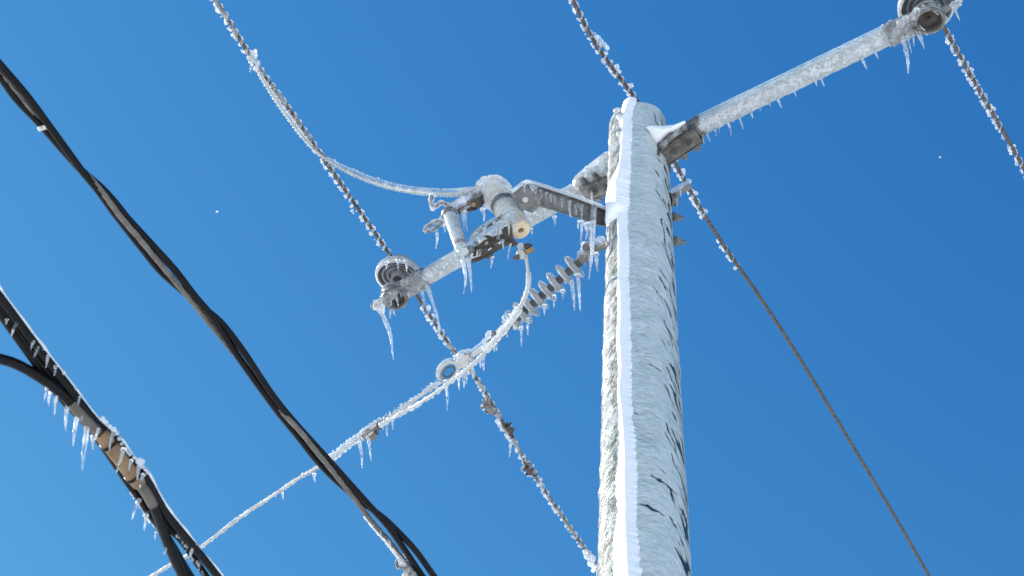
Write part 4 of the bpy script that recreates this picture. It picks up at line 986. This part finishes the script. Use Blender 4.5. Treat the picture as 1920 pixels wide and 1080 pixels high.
# tap cable that leaves to the left and, below the connector, leaves downwards
tap = thing('tap_cable', 'thick black tap cable curving in from the left edge under the bundle', 'cable', P(100,725,z2(100,725)), 'tap cables joined by the tan connector')
tl_ = [(-60,668,-2),(-25,668,-2),(0,673,-1.9),(24,680,-1.8),(51,693,-1.6),(77,709,-1.5),(102,727,-1.4),(126,748,-1.3),(144,768,-1.2),(163,789,-1.1),(179,806,-1),(195,825,-.9)]
tpts = [P(x, y, z2(x, y)+k*.01) for x, y, k in tl_]
MB().tube(wire_path(ext_line(tpts[0], tpts[1], 2)[::-1]+tpts, .012), .0112, 22).build('insulation', M['rubber'], tap, angle=0)
MB().tube(seg_of(tpts, (132,754), (183,811))[::4], .0119, 22).build('sleeve', M['tape'], tap, angle=.5)
icicles(tap, [(89,722,82,752,3.6),(97,732,91,762,3.6),(108,738,102,779,3.8),(127,758,123,809,4.2),(146,778,137,837,4.8),(164,797,154,882,5.5,158,845),(176,815,174,843,4.5),(156,775,152,790,2.5)], lambda x, y: z2(x, y)-.014)
tap2 = thing('tap_cable', 'thick black tap cable dropping from the tan connector towards the bottom edge', 'cable', P(300,975,z2(300,975)), 'tap cables joined by the tan connector')
tl2 = [(250,892,-.9),(262,907,-1),(275,925,-1.1),(287,946,-1.2),(297,970,-1.3),(310,1006,-1.3),(327,1047,-1.3),(343,1081,-1.3),(362,1125,-1.2)]
t2p = [P(x, y, z2(x, y)+k*.01) for x, y, k in tl2]
MB().tube(wire_path(t2p+ext_line(t2p[-1], t2p[-2], 2), .012), .0117, 22).build('insulation', M['rubber'], tap2, angle=0)
MB().tube(seg_of(t2p, (255,898), (290,952))[::4], .0123, 22).build('sleeve', M['tape'], tap2, angle=.5)
# tan connector cover with two straps
cx = lambda x, y, k=0: P(x, y, z2(x, y)+k*.01)
con = thing('tap_connector', 'tan plastic connector cover strapped to the cable bundle at lower left', 'connector', cx(226,860))
ca, cb_ = cx(189,812,-.6), cx(262,908,-.6); cxx = unit(cb_-ca); cs_ = side_vec(ca, cxx); cn = unit(np.cross(cxx, cs_))
if cn@FW > 0: cn = -cn
CLn = np.linalg.norm(cb_-ca); mb = MB(); prof = []
secs = [(-.01, .78), (.0, .95), (.03, 1.0), (.42, 1.02), (.47, .96), (.52, 1.0), (.9, 1.03), (.97, .98), (1.0, .85)]
ang = np.arange(24)*2*math.pi/24; V = []
for s_, k in secs:
    for a in ang:
        ca_, sa_ = math.cos(a), math.sin(a)
        V.append(ca+cxx*CLn*s_+(cs_*.0165*np.sign(ca_)*abs(ca_)**.6+cn*.0155*np.sign(sa_)*abs(sa_)**.6)*k)
f = [(i*24+j, i*24+(j+1) % 24, (i+1)*24+(j+1) % 24, (i+1)*24+j) for i in range(len(secs)-1) for j in range(24)]
f += [tuple(range(24))[::-1], tuple((len(secs)-1)*24+j for j in range(24))]
mb.add(V, f); mb.build('cover', M['tan'], con, angle=.9)
for s_ in (.20, .83):
    q = ca+cxx*CLn*s_
    ring = [q+(cs_*.0178*np.sign(math.cos(a))*abs(math.cos(a))**.6+cn*.0168*np.sign(math.sin(a))*abs(math.sin(a))**.6) + cs_*(.006 if math.cos(a) > .6 else 0) for a in np.linspace(0, 6.283, 33)]
    st = MB()
    VV = []
    for rp in ring: VV += [rp-cxx*.0032, rp+cxx*.0032]
    st.add(VV, [(2*i, 2*i+1, 2*i+3, 2*i+2) for i in range(32)])
    so_ = st.build('strap', M['rubber'], con, angle=0); sm = so_.modifiers.new('thickness', 'SOLIDIFY'); sm.thickness = .002; sm.offset = 0
    MB().box(q+cs_*.0235, cxx*.005, cs_*.004, cn*.006).build('buckle', M['rubber'], so_, bevel=.001)
mb = MB()
for x, y, r_ in ((262,865,7.5),(266,866,6),(258,866,5),(272,880,4),(251,858,4),(266,874,5),(277,886,4)):
    mb.blob(cx(x, y, -.3), r_*z2(x, y)/FPX, amp=.35)
mb.build('ice_coat', M['frost'], con, voxel=.002)
mb = MB()
for x, y, r_ in ((213,805,6),(206,800,5),(199,792,5),(219,812,5),(228,832,4),(236,842,4),(224,822,5),(240,848,4),(244,852,4),(192,785,5),(195,789,5)):
    mb.blob(cx(x, y, -.3), r_*z2(x, y)/FPX, amp=.35)
mb.build('ice_coat', M['frost'], con, voxel=.002)
icicles(con, [(213,812,205,845,3.5),(231,845,218,887,4,225,866),(246,865,242,883,3),(260,876,257,900,3.5),(268,892,262,916,3.2),(184,806,178,828,3)], lambda x, y: z2(x, y)-.030)

# ------------------------------------------------------------------ two ice chips in the air
for x, y, z_, lab in ((407,397,6.8,'tiny ice chip falling in open sky at left, between the cables'), (1762,295,6.5,'tiny ice chip falling in open sky at right of the pole')):
    tag(MB().blob(P(x, y, z_), .0045, (1, 1, .7), amp=.5, seg=8).build('ice_chip', M['frost'], None), lab, 'ice chip', 'falling ice chips')
import sys
if '--dbg' in sys.argv: pass
